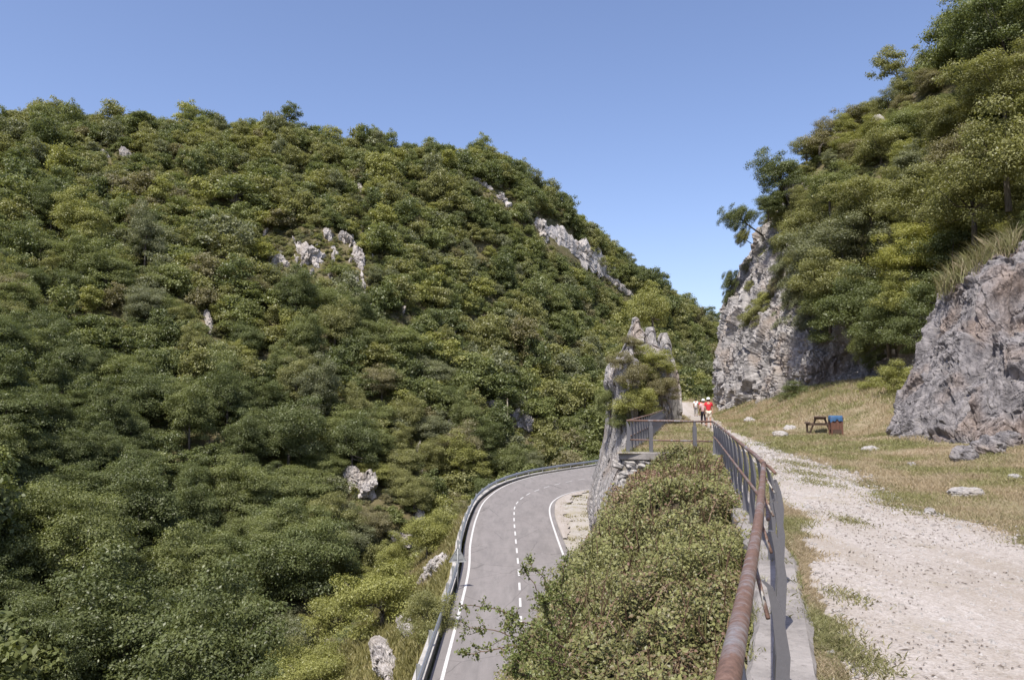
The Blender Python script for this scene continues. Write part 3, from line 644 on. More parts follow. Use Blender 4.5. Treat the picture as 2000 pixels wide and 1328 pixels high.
# ------------------------------------------------------------------ foliage builders
def unit(n, r=rng):
    v = r.normal(size=(n, 3)); return v / np.linalg.norm(v, axis=1, keepdims=True)
def leaf_quads(c, nrm, size, r, asp=.55, fold=0.0, hu=None, lv=None):
    n = len(c); a = unit(n, r); t = np.cross(nrm, a); t /= np.maximum(np.linalg.norm(t, axis=1, keepdims=True), 1e-6); b = np.cross(nrm, t)
    s = size[:, None]
    v = np.stack([c - t * s, c + b * s * asp + nrm * s * fold, c + t * s, c - b * s * asp + nrm * s * fold], 1).reshape(-1, 3)
    f = np.arange(n * 4).reshape(n, 4)
    return v, f
def crown_arrays(seed, rx, ry, rz, n, leaf, nl=18, lobe=.36, zc=0.0, low=-.75, clumpy=.3):
    r = np.random.default_rng(seed)
    d = unit(nl * 4, r); d = d[d[:, 2] > low][:nl]; nl = len(d)
    rad = r.uniform(.35, .80, nl) ** .8 * np.clip(1 + .75 * fbm(d * 1.6 + seed * 3.7, 2, seed), .55, 1.4); C = d * rad[:, None] * np.array([rx, ry, rz]); C[:, 2] += zc
    lr = lobe * r.uniform(.65, 1.5, nl) * (rx + ry + rz) / 3
    ll = r.uniform(-.26, .26, nl)
    k = r.choice(nl, n, p=lr ** 2 / (lr ** 2).sum()); dd = unit(n, r)
    rr = r.uniform(.1, 1, n) ** .42
    NS = 14; sub = unit(nl * NS, r).reshape(nl, NS, 3); sub[..., 2] = np.abs(sub[..., 2]) * .8 - .15; sk = r.integers(0, NS, n)
    shl = r.uniform(.75, 1.3, (nl, NS))
    dd = dd + sub[k, sk] * 1.25; dd /= np.linalg.norm(dd, axis=1, keepdims=True)
    c = C[k] + dd * (rr * lr[k] * shl[k, sk])[:, None] * np.array([1.22, 1.22, .62]) + r.normal(size=(n, 3)) * leaf * .8
    c[:, 2] = np.where(c[:, 2] < .1, .1 + np.abs(c[:, 2] - .1) * .5, c[:, 2])
    nrm = dd * .55 + unit(n, r) * .65 + np.array([0, -0.0, .55]); nrm /= np.linalg.norm(nrm, axis=1, keepdims=True)
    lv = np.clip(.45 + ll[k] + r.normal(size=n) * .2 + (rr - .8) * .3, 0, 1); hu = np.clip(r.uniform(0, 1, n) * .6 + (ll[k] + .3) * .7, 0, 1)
    v, f = leaf_quads(c, nrm, leaf * r.uniform(.6, 1.4, n), r)
    return v, f, lv, hu, C, lr
def trunk_mb(C, base_r, z0, r, n=6, nlimb=7):
    m = MB(); top = Vector(C.mean(0)); pts = [Vector((0, 0, z0 - .6)), Vector((.05, .03, z0 + (top.z - z0) * .45)), top]
    m.tube(pts, base_r, n, base_r * .45)
    for k in range(min(nlimb, len(C))):
        e = Vector(C[k]); s = pts[1].lerp(top, r.uniform(0, .8)); q = s.lerp(e, .5) + Vector((0, 0, -.08 * (e - s).length)) + Vector(r.normal(size=3)) * .08
        m.tube([s, q, e], base_r * .38, 5, base_r * .08)
    return m
PROTO = {}
def proto(key, seed, rx, ry, rz, n, leaf, zc, base_r=.14, **kw):
    v, f, lv, hu, C, lr = crown_arrays(seed, rx, ry, rz, n, leaf, zc=zc, **kw)
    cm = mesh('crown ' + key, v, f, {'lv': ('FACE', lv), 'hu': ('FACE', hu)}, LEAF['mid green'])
    t = trunk_mb(C, base_r, 0, np.random.default_rng(seed)); tm = mesh('trunk ' + key, t.v, t.f, mat=M_bark, smooth=True)
    PROTO[key] = (cm, tm)
# far (valley) kinds: crown radius about 3 m
proto('far_round', 1, 3.1, 3.1, 2.7, 3400, .155, 2.5, nl=34, lobe=0.23)
proto('far_wide', 2, 3.6, 3.3, 2.3, 3600, .155, 2.1, nl=36, lobe=0.22)
proto('far_tall', 3, 2.6, 2.7, 3.4, 3400, .15, 3.1, nl=34, lobe=0.23)
proto('far_bush', 4, 2.8, 2.7, 1.7, 2600, .14, 1.2, nl=26, lobe=0.26)
proto('far_ragged', 5, 3.0, 2.6, 2.9, 2600, .16, 2.5, nl=20, lobe=0.25)
# nearer kinds
proto('mid_round', 11, 3.0, 2.8, 2.6, 29000, .057, 2.3, nl=64, lobe=0.215)
proto('mid_wide', 12, 3.6, 3.2, 2.3, 32000, .058, 2.0, nl=76, lobe=0.19)
proto('mid_tall', 13, 2.3, 2.4, 3.3, 28000, .056, 3.0, nl=64, lobe=0.21)
proto('mid_bush', 14, 2.4, 2.4, 1.8, 21000, .05, 1.3, nl=54, lobe=0.23)
proto('mid_open', 15, 2.8, 2.6, 2.3, 7500, .07, 3.0, nl=26, lobe=.2, base_r=.13, low=-.35)
proto('mid_scrub', 16, 2.3, 2.3, 1.5, 11000, .052, 1.0, nl=44, lobe=0.23)
proto('big_wide', 17, 6.8, 6.4, 5.2, 80000, .076, 4.4, nl=150, lobe=0.14, base_r=.3)
proto('big_round', 18, 5.2, 5.0, 5.0, 70000, .074, 4.2, nl=130, lobe=0.155, base_r=.25)
def plant(key, loc, sc, hue, label, cat='tree', group=None, name='tree', rz=None, tilt=(0, 0)):
    t = thing(name, label, cat, loc, random.uniform(0, 6.28) if rz is None else rz, group)
    t.rotation_euler[0] = tilt[0]; t.rotation_euler[1] = tilt[1]
    t.scale = sc if hasattr(sc, '__len__') else (sc, sc, sc)
    cm, tm = PROTO[key]
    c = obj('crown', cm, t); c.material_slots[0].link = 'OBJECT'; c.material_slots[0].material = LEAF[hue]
    obj('trunk' if cat == 'tree' else 'stem', tm, t); return t

# ------------------------------------------------------------------ forest on the far hillside
def seg_dist(px, py, a, b, c, d):
    dx, dy = c - a, d - b; t = np.clip(((px - a) * dx + (py - b) * dy) / max(dx * dx + dy * dy, 1e-6), 0, 1)
    return np.hypot(px - a - t * dx, py - b - t * dy)
cand = []
rf = np.random.default_rng(99)
A = hgrid[:-1, :-1]; B = hgrid[1:, :-1]; Cg = hgrid[:-1, 1:]
area = np.linalg.norm(np.cross(B - A, Cg - A), axis=-1)
vrow = np.repeat(np.arange(NV - 1)[None], NU - 1, 0) / (NV - 1) * 5
wgt = area * (vrow > 1.15) * (vrow < 4.22)
pxm, pym, fm = proj(A); vis = (fm > 25) & (pxm > -220) & (pxm < 1560) & (pym > 120) & (pym < 1560)
wgt = (wgt * vis).ravel(); idx = rf.choice(len(wgt), 19000, p=wgt / wgt.sum())
pts = A.reshape(-1, 3)[idx] + (B - A).reshape(-1, 3)[idx] * rf.random((19000, 1)) + (Cg - A).reshape(-1, 3)[idx] * rf.random((19000, 1))
vr = vrow.ravel()[idx]
cl = fbm(pts * .045, 3, 77); fine = fbm(pts * .16, 2, 78)
px, py, pf = proj(pts)
size = np.clip(.98 + fine * .5 + rf.normal(size=len(pts)) * .27, .5, 2.0) * np.interp(vr, [1.1, 1.8, 2.2, 3.2, 4.2], [.65, 1.3, 1.32, 1.02, .86])
dry = (np.exp(-((px - 610) / 110) ** 2 - ((py - 500) / 50) ** 2) > .4) | (np.exp(-((px - 860) / 240) ** 2 - ((py - 640) / 14) ** 2) > .5)
size = np.where(dry, size * .5, size)
bright_slope = (vr < 1.9)
ok = np.ones(len(pts), bool)
cpy = py - size * 3.0 / pf * F; crp = size * 2.9 / pf * F
for (a, b, c, d_, w, D) in OUT:
    ds = seg_dist(px, cpy, a, b, c, d_); ok &= ~((ds < w * .5 + crp * .5) & (pf < D + 6))
# open grass on the lower roadside slope
gz = (py > 1120) & (vr < 2.05) & (seg_dist(px, py, 380, 1340, 700, 1235) < 70); ok &= ~gz
ok &= ~((vr < 1.75) & (rf.random(len(pts)) < .35))
cell = {}; keep = []
order = rf.permutation(len(pts))
for i in order:
    if not ok[i]: continue
    p = pts[i]; r_ = 2.02 * size[i]; k0 = (int(p[0] // 6), int(p[1] // 6)); good = True
    for a in (-1, 0, 1):
        for b in (-1, 0, 1):
            for j2 in cell.get((k0[0] + a, k0[1] + b), ()):
                if ((pts[j2] - p) ** 2).sum() < (.63 * (r_ + 2.02 * size[j2])) ** 2: good = False; break
            if not good: break
        if not good: break
    if good: cell.setdefault(k0, []).append(i); keep.append(i)
keep = np.array(keep)
hue_i = []
for i in keep:
    u = rf.random() + cl[i] * .25
    if dry[i]: h_ = 4 if u < .35 else (1 if u < .8 else 5)
    elif px[i] > 560 and py[i] > 1000 and vr[i] < 1.95: h_ = 3 if u < .55 else 1
    elif (px[i] < 330 and py[i] > 650) or (px[i] < 620 and py[i] > 820): h_ = 2 if u < .72 else 0  # valley shade put into the leaf colour: mostly dark green at lower left
    else: h_ = 2 if u < .2 else (0 if u < .48 else (1 if u < .74 else (3 if u < .82 else (4 if u < .87 else 5))))
    hue_i.append(h_)
hue_i = np.array(hue_i)
FK = ['far_round', 'far_wide', 'far_tall', 'far_bush', 'far_ragged']
kind_i = np.array([3 if size[i] < .75 else int(rf.choice([0, 1, 2, 4, 1, 0, 2])) for i in keep])
# hidden from the camera?
show = np.ones(len(keep), bool)
for n_, i in enumerate(keep):
    p = Vector(pts[i]) + Vector((0, 0, 4.5 * size[i])); o0 = Vector((0, 0, EYE)); dvec = p - o0
    for bvh in (hill_bvh, slope_bvh):
        h_ = bvh.ray_cast(o0, dvec.normalized(), dvec.length - 2)
        if h_[0] is not None: show[n_] = False
keep, hue_i, kind_i = keep[show], hue_i[show], kind_i[show]
app = size[keep] / pf[keep]; inside = (px[keep] > -30) & (px[keep] < 1420) & (cpy[keep] < 1380) & (cpy[keep] > 150)
rank = np.argsort(-(app * inside))
NIND = 215
ind = set(rank[:NIND].tolist())
def vband(py_, vr_):
    if vr_ < 2.0: return 'below the guardrail' if vr_ < 1.8 else 'in the valley'
    return 'near the skyline' if py_ < 330 else 'on the upper slope' if py_ < 480 else 'on the middle slope' if py_ < 650 else 'below mid slope' if py_ < 830 else 'on the lower slope' if py_ < 1030 else 'low in the valley'
def hband(x):
    for lim, s_ in ((60, 'at the far left edge'), (130, 'near the left edge'), (200, 'left of the lone boulder'), (270, 'beneath the lone white boulder'), (340, 'right of the lone boulder'), (420, 'well left of the clearing'), (500, 'left of the dry clearing'), (570, 'beside the dry clearing'), (640, 'under the dry clearing'), (720, 'under the upright crag'), (800, 'left of the road bend'), (880, 'over the guardrail'), (960, 'above the guardrail bend'), (1030, 'by the wooden pole'), (1090, 'beyond the road bend'), (1150, 'left of the pinnacle'), (1210, 'close to the pinnacle'), (9999, 'behind the pinnacle')):
        if x < lim: return s_
NEAR = []
gpts = []; gsc = []; grot = []; gid = []
for n_, i in enumerate(keep):
    s_ = float(size[i]); q = pts[i]; key = FK[kind_i[n_]]; hue = HUES[hue_i[n_]][0]
    sc = (s_ * rf.uniform(.78, 1.28), s_ * rf.uniform(.78, 1.28), s_ * rf.uniform(.8, 1.45))
    if n_ in ind:
        near = pf[i] < 150
        mk = {'far_round': 'mid_round', 'far_wide': 'mid_wide', 'far_tall': 'mid_tall', 'far_bush': 'mid_bush', 'far_ragged': 'mid_round'}[key] if near else key
        szw = 'large' if s_ > 1.35 else 'medium' if s_ > .9 else 'small'
        shp = {'far_round': 'round', 'far_wide': 'spreading', 'far_tall': 'tall', 'far_bush': 'bushy', 'far_ragged': 'loose'}[key]
        plant(mk, (q[0], q[1], q[2] - .3), sc, hue, f'{szw} {shp} {hue} tree {vband(py[i], vr[i])} {hband(px[i])}', 'tree', 'trees on the wooded hillside across the valley')
    else:
        gpts.append((q[0], q[1], q[2] - .3)); gsc.append(sc); grot.append((0, 0, rf.uniform(0, 6.28))); gid.append(kind_i[n_] * 6 + hue_i[n_])
# low scrub between the trees, same stuff
rs = np.random.default_rng(5); m2 = 8000
idx = rs.choice(len(wgt), m2, p=wgt / wgt.sum())
sp = A.reshape(-1, 3)[idx] + (B - A).reshape(-1, 3)[idx] * rs.random((m2, 1)) + (Cg - A).reshape(-1, 3)[idx] * rs.random((m2, 1))
spx, spy, spf = proj(sp); svr = vrow.ravel()[idx]; sok = np.ones(m2, bool)
for (a, b, c, d_, w, D) in OUT: sok &= ~((seg_dist(spx, spy - 8, a, b, c, d_) < w * .5 + 3) & (spf < D + 4))
for i in np.where(sok)[0]:
    s_ = rs.uniform(.18, .45); gpts.append(sp[i]); gsc.append((s_, s_, s_ * rs.uniform(.7, 1.1))); grot.append((0, 0, rs.uniform(0, 6.28))); gid.append(18 + (int(rs.choice([0, 1, 3, 4, 5, 1, 2]))))
m3 = 5200; idx = rs.choice(len(wgt), m3, p=wgt / wgt.sum()); sp = A.reshape(-1, 3)[idx] + (B - A).reshape(-1, 3)[idx] * rs.random((m3, 1)) + (Cg - A).reshape(-1, 3)[idx] * rs.random((m3, 1))
for i in range(m3):
    s_ = rs.uniform(.07, .2); gpts.append(sp[i]); gsc.append((s_, s_, s_ * rs.uniform(.6, 1.5))); grot.append((0, 0, rs.uniform(0, 6.28))); gid.append(int(rs.choice([18, 24])) + int(rs.choice([1, 3, 4, 4, 5, 1])))
cw = 30000; idx = rs.choice(len(wgt), cw, p=wgt / wgt.sum()); sp = A.reshape(-1, 3)[idx] + (B - A).reshape(-1, 3)[idx] * rs.random((cw, 1)) + (Cg - A).reshape(-1, 3)[idx] * rs.random((cw, 1))
sx_, sy_, sf_ = proj(sp); nr_ = np.zeros(cw, bool); onr = np.zeros(cw, bool)
for (a, b, c, d_, w, D) in OUT:
    ds = seg_dist(sx_, sy_, a, b, c, d_); nr_ |= (ds < w * .5 + 42) & (abs(sf_ - D) < 25); onr |= (ds < w * .42)
for i in np.where(nr_ & ~onr)[0]:
    s_ = rs.uniform(.07, .30); gpts.append(sp[i]); gsc.append((s_, s_, s_ * rs.uniform(.6, 1.5))); grot.append((0, 0, rs.uniform(0, 6.28))); gid.append(int(rs.choice([18, 24])) + int(rs.choice([1, 3, 4, 4, 5, 1, 0])))
print('near rocks', int((nr_ & ~onr).sum()))
srccol = bpy.data.collections.new('woodland sources')
for a, key in enumerate(FK):
    for b, (hn_, _) in enumerate(HUES):
        me = PROTO[key][0].copy(); me.materials[0] = LEAF[hn_]
        so = bpy.data.objects.new(f'source {a:02d}{b:02d}', me); srccol.objects.link(so)
def scatter(name, pts_, scs, rots, ids, coll):
    me = mesh(name, np.array(pts_), [], mat=None)
    for nm, typ, val in (('isc', 'FLOAT_VECTOR', scs), ('irot', 'FLOAT_VECTOR', rots)):
        a = me.attributes.new(nm, typ, 'POINT'); a.data.foreach_set('vector', np.array(val, dtype=np.float32).ravel())
    a = me.attributes.new('iid', 'INT', 'POINT'); a.data.foreach_set('value', np.array(ids, dtype=np.int32))
    ng = bpy.data.node_groups.new(name, 'GeometryNodeTree')
    ng.interface.new_socket('Geometry', in_out='INPUT', socket_type='NodeSocketGeometry'); ng.interface.new_socket('Geometry', in_out='OUTPUT', socket_type='NodeSocketGeometry')
    gi = ng.nodes.new('NodeGroupInput'); go = ng.nodes.new('NodeGroupOutput'); ip = ng.nodes.new('GeometryNodeInstanceOnPoints'); ci = ng.nodes.new('GeometryNodeCollectionInfo')
    ci.inputs['Collection'].default_value = coll; ci.inputs['Separate Children'].default_value = True; ci.inputs['Reset Children'].default_value = True
    def na(nm, t):
        n = ng.nodes.new('GeometryNodeInputNamedAttribute'); n.data_type = t; n.inputs['Name'].default_value = nm; return n.outputs['Attribute']
    ng.links.new(gi.outputs[0], ip.inputs['Points']); ng.links.new(ci.outputs[0], ip.inputs['Instance']); ip.inputs['Pick Instance'].default_value = True
    ng.links.new(na('iid', 'INT'), ip.inputs['Instance Index']); ng.links.new(na('isc', 'FLOAT_VECTOR'), ip.inputs['Scale'])
    ng.links.new(na('irot', 'FLOAT_VECTOR'), ip.inputs['Rotation']); ng.links.new(ip.outputs[0], go.inputs[0])
    o = obj(name, me); md = o.modifiers.new('scatter', 'NODES'); md.node_group = ng; return o
w = scatter('woodland', gpts, gsc, grot, gid, srccol); tag(w, 'dense mixed woodland and scrub covering the far hillside', 'woodland', kind='stuff')
print('FOREST', len(keep), 'stuff', len(gpts))

# ------------------------------------------------------------------ trees placed by hand
def on(px_, py_, bvh): 
    h_, n_ = hit(px_, py_, bvh); return h_
def at_px(key, px_, py_, Y, rad, hue, label, cat='tree', name='tree', vs_=1.0, bvh=None, back=.3, lean=0, **kw):
    """crown centre at the given pixel and depth; rad = crown radius in metres"""
    cz = {'mid_round': 2.3, 'mid_wide': 2.0, 'mid_tall': 3.0, 'mid_bush': 1.3, 'mid_open': 3.0, 'mid_scrub': 1.0, 'far_tall': 3.1, 'far_round': 2.5, 'big_wide': 4.4, 'big_round': 4.2}[key]
    br = {'mid_round': 2.9, 'mid_wide': 3.4, 'mid_tall': 2.5, 'mid_bush': 2.4, 'mid_open': 2.7, 'mid_scrub': 2.2, 'far_tall': 2.6, 'far_round': 3.1, 'big_wide': 6.6, 'big_round': 5.1}[key]
    s_ = rad / br; c = P(px_, py_, Y)
    if bvh is not None:
        h_ = hit(px_, py_, bvh)[0]; c = (h_ + Vector((0, -rad * back, 0))) if h_ is not None else c
    L_ = cz * s_ * vs_
    return plant(key, (c.x + math.sin(lean) * L_, c.y, c.z - math.cos(lean) * L_), (s_, s_, s_ * vs_), hue, label, cat, name=name, rz=0 if lean else None, tilt=(0, -lean), **kw)
def at_hill(key, px_, py_, Y, rad, *a, **k):
    h_, _ = hit(px_, py_ + rad / Y * F * .75); 
    if h_ is None: return at_px(key, px_, py_, Y, rad, *a, **k)
    t = at_px(key, px_, py_, h_.y, rad * h_.y / Y, *a, **k); t.location = (h_.x, h_.y, h_.z - .25); return t
# skyline tree far left ridge
at_px('far_tall', 565, 225, 219, 3.3, 'dark green', 'lone tall tree standing up on the skyline of the far hill')
at_px('far_round', 930, 292, 233, 3.6, 'dark green', 'broad dark tree on the shoulder of the far skyline')
# large valley trees
at_hill('big_wide', 120, 1085, 62, 6.8, 'mid green', 'huge spreading tree rising from the valley at the bottom left', vs_=1.15)
at_hill('big_round', 30, 1290, 52, 4.5, 'dark green', 'dark tree in the bottom left corner below the huge tree')
at_hill('big_wide', 400, 1120, 72, 5.6, 'mid green', 'wide tree right of the huge valley tree')
at_hill('big_round', 560, 1060, 78, 4.6, 'mid green', 'round tree over the shaded stream bed')
at_hill('mid_bush', 235, 1310, 50, 2.4, 'grey green', 'pale bush at the bottom edge in the valley shade', 'bush', 'bush')
at_hill('mid_bush', 745, 1150, 50, 3.2, 'yellow green', 'big yellow green bush on the slope below the guardrail', 'bush', 'bush')
at_hill('mid_bush', 660, 1195, 52, 2.6, 'yellow green', 'yellow green bush left of the big one on the slope', 'bush', 'bush')
at_hill('mid_round', 835, 1045, 66, 2.7, 'yellow green', 'bright bush tree beside the guardrail before the bend', 'bush', 'bush')
at_hill('mid_bush', 835, 1195, 38, 1.5, 'olive green', 'olive bush beside the lower guardrail', 'bush', 'bush', vs_=1.3)
at_hill('mid_tall', 905, 920, 96, 3.2, 'yellow green', 'tall light green tree just outside the road bend')
at_hill('mid_bush', 620, 1300, 40, 2.0, 'yellow green', 'low yellow bush at the bottom edge of the slope', 'bush', 'bush')
at_hill('mid_bush', 450, 1250, 58, 1.7, 'mid green', 'small green bush on the valley floor near the boulder', 'bush', 'bush')
at_hill('mid_scrub', 560, 1220, 56, 2.8, 'grey green', 'low grey green bush above the grey boulder', 'bush', 'bush')
# pinnacle growth
at_px('mid_scrub', 1275, 610, 60, 1.75, 'yellow green', 'yellow green bush crowning the rock pinnacle', 'bush', 'bush', vs_=1.7)
for k, x_, y_, r_, vs__, hue, lab in (('mid_bush', 1190, 790, 1.0, 1.7, 'mid green', 'green ivy bush clinging to the outer face of the pinnacle'),
    ('mid_scrub', 1250, 695, 1.5, 1.1, 'yellow green', 'yellow green shrub on the upper body of the pinnacle'),
    ('mid_bush', 1282, 712, 1.4, .9, 'yellow green', 'feathery shrub on the inner shoulder of the pinnacle'),
    ('mid_scrub', 1228, 735, 1.2, 1.2, 'dull brownish green', 'brownish shrub in the middle of the pinnacle'),
    ('mid_bush', 1258, 745, 1.5, 1.1, 'olive green', 'olive shrub in the heart of the pinnacle'),
    ('mid_bush', 1290, 760, 1.2, 1.1, 'dull brownish green', 'dark shrub at the inner flank of the pinnacle'),
    ('mid_bush', 1240, 785, 1.4, 1.1, 'yellow green', 'yellow shrub low on the pinnacle behind the far railing'),
    ('mid_scrub', 1268, 795, 1.2, 1.0, 'olive green', 'olive shrub above the far railing on the pinnacle'),
    ('mid_scrub', 1215, 705, .9, 1.1, 'dull brownish green', 'dry shrub on the outer shoulder of the pinnacle'),
    ('mid_scrub', 1236, 668, .8, .9, 'dull brownish green', 'tiny dry shrub by the summit of the pinnacle'),
    ('mid_bush', 1212, 820, .8, 1.3, 'mid green', 'small green shrub low on the outer face of the pinnacle')):
    at_px(k, x_, y_, 48, r_, hue, lab, 'bush', 'bush', vs_=vs__, bvh=pin_bvh)
# cliff edge trees
T = at_px
T('mid_tall', 1522, 350, 80, 2.9, 'dark green', 'dark oak leaning out from the top of the cliff', vs_=1.1, lean=.35)
T('mid_round', 1500, 400, 79, 1.8, 'dark green', 'small dark tree under the leaning oak on the cliff')
T('mid_tall', 1446, 430, 85.5, 2.0, 'dark green', 'open branched tree jutting into the sky from the cliff edge', vs_=1.1, lean=.95)
T('mid_round', 1450, 465, 85, 1.2, 'olive green', 'small tree at the foot of the jutting one on the cliff edge', lean=1.0)
T('mid_bush', 1428, 548, 88, 1.5, 'dark green', 'bush jutting out from the cliff edge halfway up', 'bush', 'bush', lean=1.1)
T('mid_bush', 1424, 580, 88, 1.1, 'dark green', 'lower small bush jutting from the cliff edge', 'bush', 'bush', lean=1.1)
T('mid_scrub', 1462, 520, 80, 1.5, 'dull brownish green', 'brownish scrub on the upper cliff ledge', 'bush', 'bush', bvh=cliff_bvh, lean=.5)
T('mid_bush', 1468, 620, 78.5, 1.7, 'olive green', 'thick bush on the diagonal ledge of the cliff', 'bush', 'bush', bvh=cliff_bvh, lean=.5)
T('mid_bush', 1490, 590, 76, 1.4, 'yellow green', 'yellowish bush at the top of the diagonal ledge', 'bush', 'bush', bvh=cliff_bvh, lean=.5)
T('mid_open', 1545, 610, 68, 2.2, 'grey green', 'thin grey tree growing out of the cliff face', lean=1.0, bvh=cliff_bvh)
T('mid_bush', 1575, 550, 66, 2.6, 'grey green', 'sparse grey tree above the middle of the cliff', lean=.6)
T('big_round', 1645, 490, 64, 4.4, 'grey green', 'large dull green tree spreading over the cliff')
T('mid_round', 1580, 450, 70, 3.2, 'olive green', 'olive tree left of the large spreading tree')
T('mid_bush', 1680, 590, 57, 2.9, 'dark green', 'dark tree hanging over the shaded cliff wall', vs_=1.2)
T('mid_bush', 1620, 598, 61, 2.5, 'mid green', 'green tree overhanging the shaded cliff', vs_=1.1)
T('mid_bush', 1695, 665, 53.5, 1.6, 'mid green', 'bright leafed bush dangling under the dark tree', 'bush', 'bush', vs_=1.1, lean=.9)
T('mid_wide', 1778, 500, 50, 2.6, 'bright yellow', 'bright yellow leafed tree in front of the dark woods', vs_=1.25)
T('mid_bush', 1770, 580, 49, 2.1, 'yellow green', 'yellow green lower boughs under the bright yellow tree', 'bush', 'bush')
T('mid_bush', 1850, 510, 49, 2.8, 'dark green', 'dark green tree right of the bright yellow tree', vs_=1.1)
T('mid_bush', 1830, 590, 46, 2.2, 'dark green', 'dark bush behind the edge of the near outcrop', 'bush', 'bush')
T('mid_wide', 1700, 400, 62, 3.6, 'olive green', 'broad olive tree above the large spreading tree')
T('mid_bush', 1800, 400, 54, 3.4, 'olive green', 'broad olive tree above the bright yellow tree')
T('mid_bush', 1900, 400, 46, 3.2, 'olive green', 'wide olive tree above the near outcrop')
T('mid_bush', 1965, 305, 43, 3.4, 'olive green', 'large olive tree at the edge of the wooded slope', vs_=1.2)
T('mid_round', 1620, 370, 68, 2.8, 'mid green', 'green tree on the brow above the cliff')
T('mid_scrub', 1600, 278, 80, 2.8, 'dull brownish green', 'brownish thorny bush on the skyline above the cliff', 'bush', 'bush')
T('mid_scrub', 1655, 235, 82, 2.4, 'dull brownish green', 'brown tangled scrub on the skyline', 'bush', 'bush')
T('mid_scrub', 1705, 225, 82, 2.2, 'olive green', 'olive scrub beneath the lone skyline tree', 'bush', 'bush')
T('mid_open', 1757, 138, 86, 3.1, 'olive green', 'lone open crowned tree with bare trunk on the skyline', vs_=1.15)
T('mid_bush', 1835, 140, 78, 3.0, 'olive green', 'olive tree right of the lone skyline tree', vs_=1.2)
T('mid_tall', 1880, 75, 74, 4.0, 'mid green', 'tall tree near the top of the wooded slope', vs_=1.2)
T('mid_wide', 1960, 60, 66, 5.0, 'dark green', 'big dark tree in the top corner of the wooded slope', vs_=1.3)
T('mid_wide', 1960, 170, 58, 4.0, 'olive green', 'wide tree below the big dark tree in the top corner')
T('mid_round', 1790, 250, 70, 3.2, 'mid green', 'round green tree in the middle of the wooded slope')
T('mid_round', 1850, 240, 62, 2.8, 'olive green', 'round olive tree in the middle of the wooded slope')
T('mid_bush', 1720, 290, 70, 2.6, 'olive green', 'olive bush on the slope below the skyline scrub', 'bush', 'bush')
T('mid_bush', 1880, 310, 54, 2.8, 'dull brownish green', 'brownish bush among the olive trees', 'bush', 'bush')
for x_, y_, r_, hue, lab in ((1575, 290, 1.8, 'olive green', 'low scrub at the outer end of the skyline above the cliff'), (1625, 252, 1.9, 'dull brownish green', 'dry scrub between the brown bushes on the skyline'), (1680, 222, 1.8, 'olive green', 'olive scrub just left of the lone skyline tree'),
        (1735, 196, 1.6, 'grey green', 'grey scrub at the foot of the lone skyline tree'), (1785, 168, 2.2, 'olive green', 'olive scrub just right of the lone skyline tree'), (1645, 290, 2.4, 'olive green', 'broad scrub below the skyline above the cliff'), (1700, 262, 2.4, 'mid green', 'green scrub below the small pale rock on the slope')):
    T('mid_scrub', x_, y_, 81, r_, hue, lab, 'bush', 'bush', vs_=1.15)
T('mid_bush', 1560, 800 - 28, 64, 2.0, 'dark green', 'dark low bush at the foot of the cliff', 'bush', 'bush', vs_=.8)
T('mid_bush', 1640, 768, 58, 1.5, 'mid green', 'green bush at the shaded foot of the cliff', 'bush', 'bush', vs_=.8)
T('mid_bush', 1705, 768, 47, 1.3, 'yellow green', 'leafy green bush between the cliff and the near outcrop', 'bush', 'bush')
T('mid_bush', 1752, 745, 42, 1.3, 'yellow green', 'light green bush against the side of the near outcrop', 'bush', 'bush', vs_=1.2)
for k_, x_, y_, r_, hue, lab in (('mid_bush', 1535, 470, 2.2, 'olive green', 'olive bush high on the cliff below the dark oak'), ('mid_bush', 1528, 525, 1.8, 'grey green', 'grey bush on the cliff face below the olive one'), ('mid_bush', 1565, 505, 2.4, 'olive green', 'broad olive bush on the upper cliff'),
        ('mid_bush', 1595, 560, 2.6, 'mid green', 'green bush draping over the middle of the cliff'), ('mid_scrub', 1570, 625, 2.0, 'grey green', 'thin grey scrub hanging on the middle of the cliff'), ('mid_scrub', 1600, 650, 1.7, 'dark green', 'dark scrub at the edge of the shaded cliff wall'),
        ('mid_scrub', 1510, 560, 1.3, 'dull brownish green', 'brown scrub on the pale part of the cliff'), ('mid_scrub', 1462, 560, 1.0, 'olive green', 'small olive scrub on the outer cliff edge'), ('mid_scrub', 1700, 700, 1.5, 'mid green', 'trailing scrub on the shaded cliff wall')):
    T(k_, x_, y_, 70, r_, hue, lab, 'bush', 'bush', lean=.6, bvh=cliff_bvh, back=.5)
T('mid_bush', 1660, 625, 55.5, 3.0, 'dark green', 'wide dark bush overhanging the shaded cliff wall', 'bush', 'bush')
T('mid_bush', 1735, 640, 51, 2.6, 'dark green', 'dark bush overhanging the cliff beneath the bright yellow tree', 'bush', 'bush')
T('mid_bush', 1790, 655, 45, 2.0, 'dark green', 'dark bush wedged between cliff and near outcrop', 'bush', 'bush')
T('mid_bush', 1610, 545, 61, 3.0, 'olive green', 'olive crown in front of the large spreading tree', 'bush', 'bush')
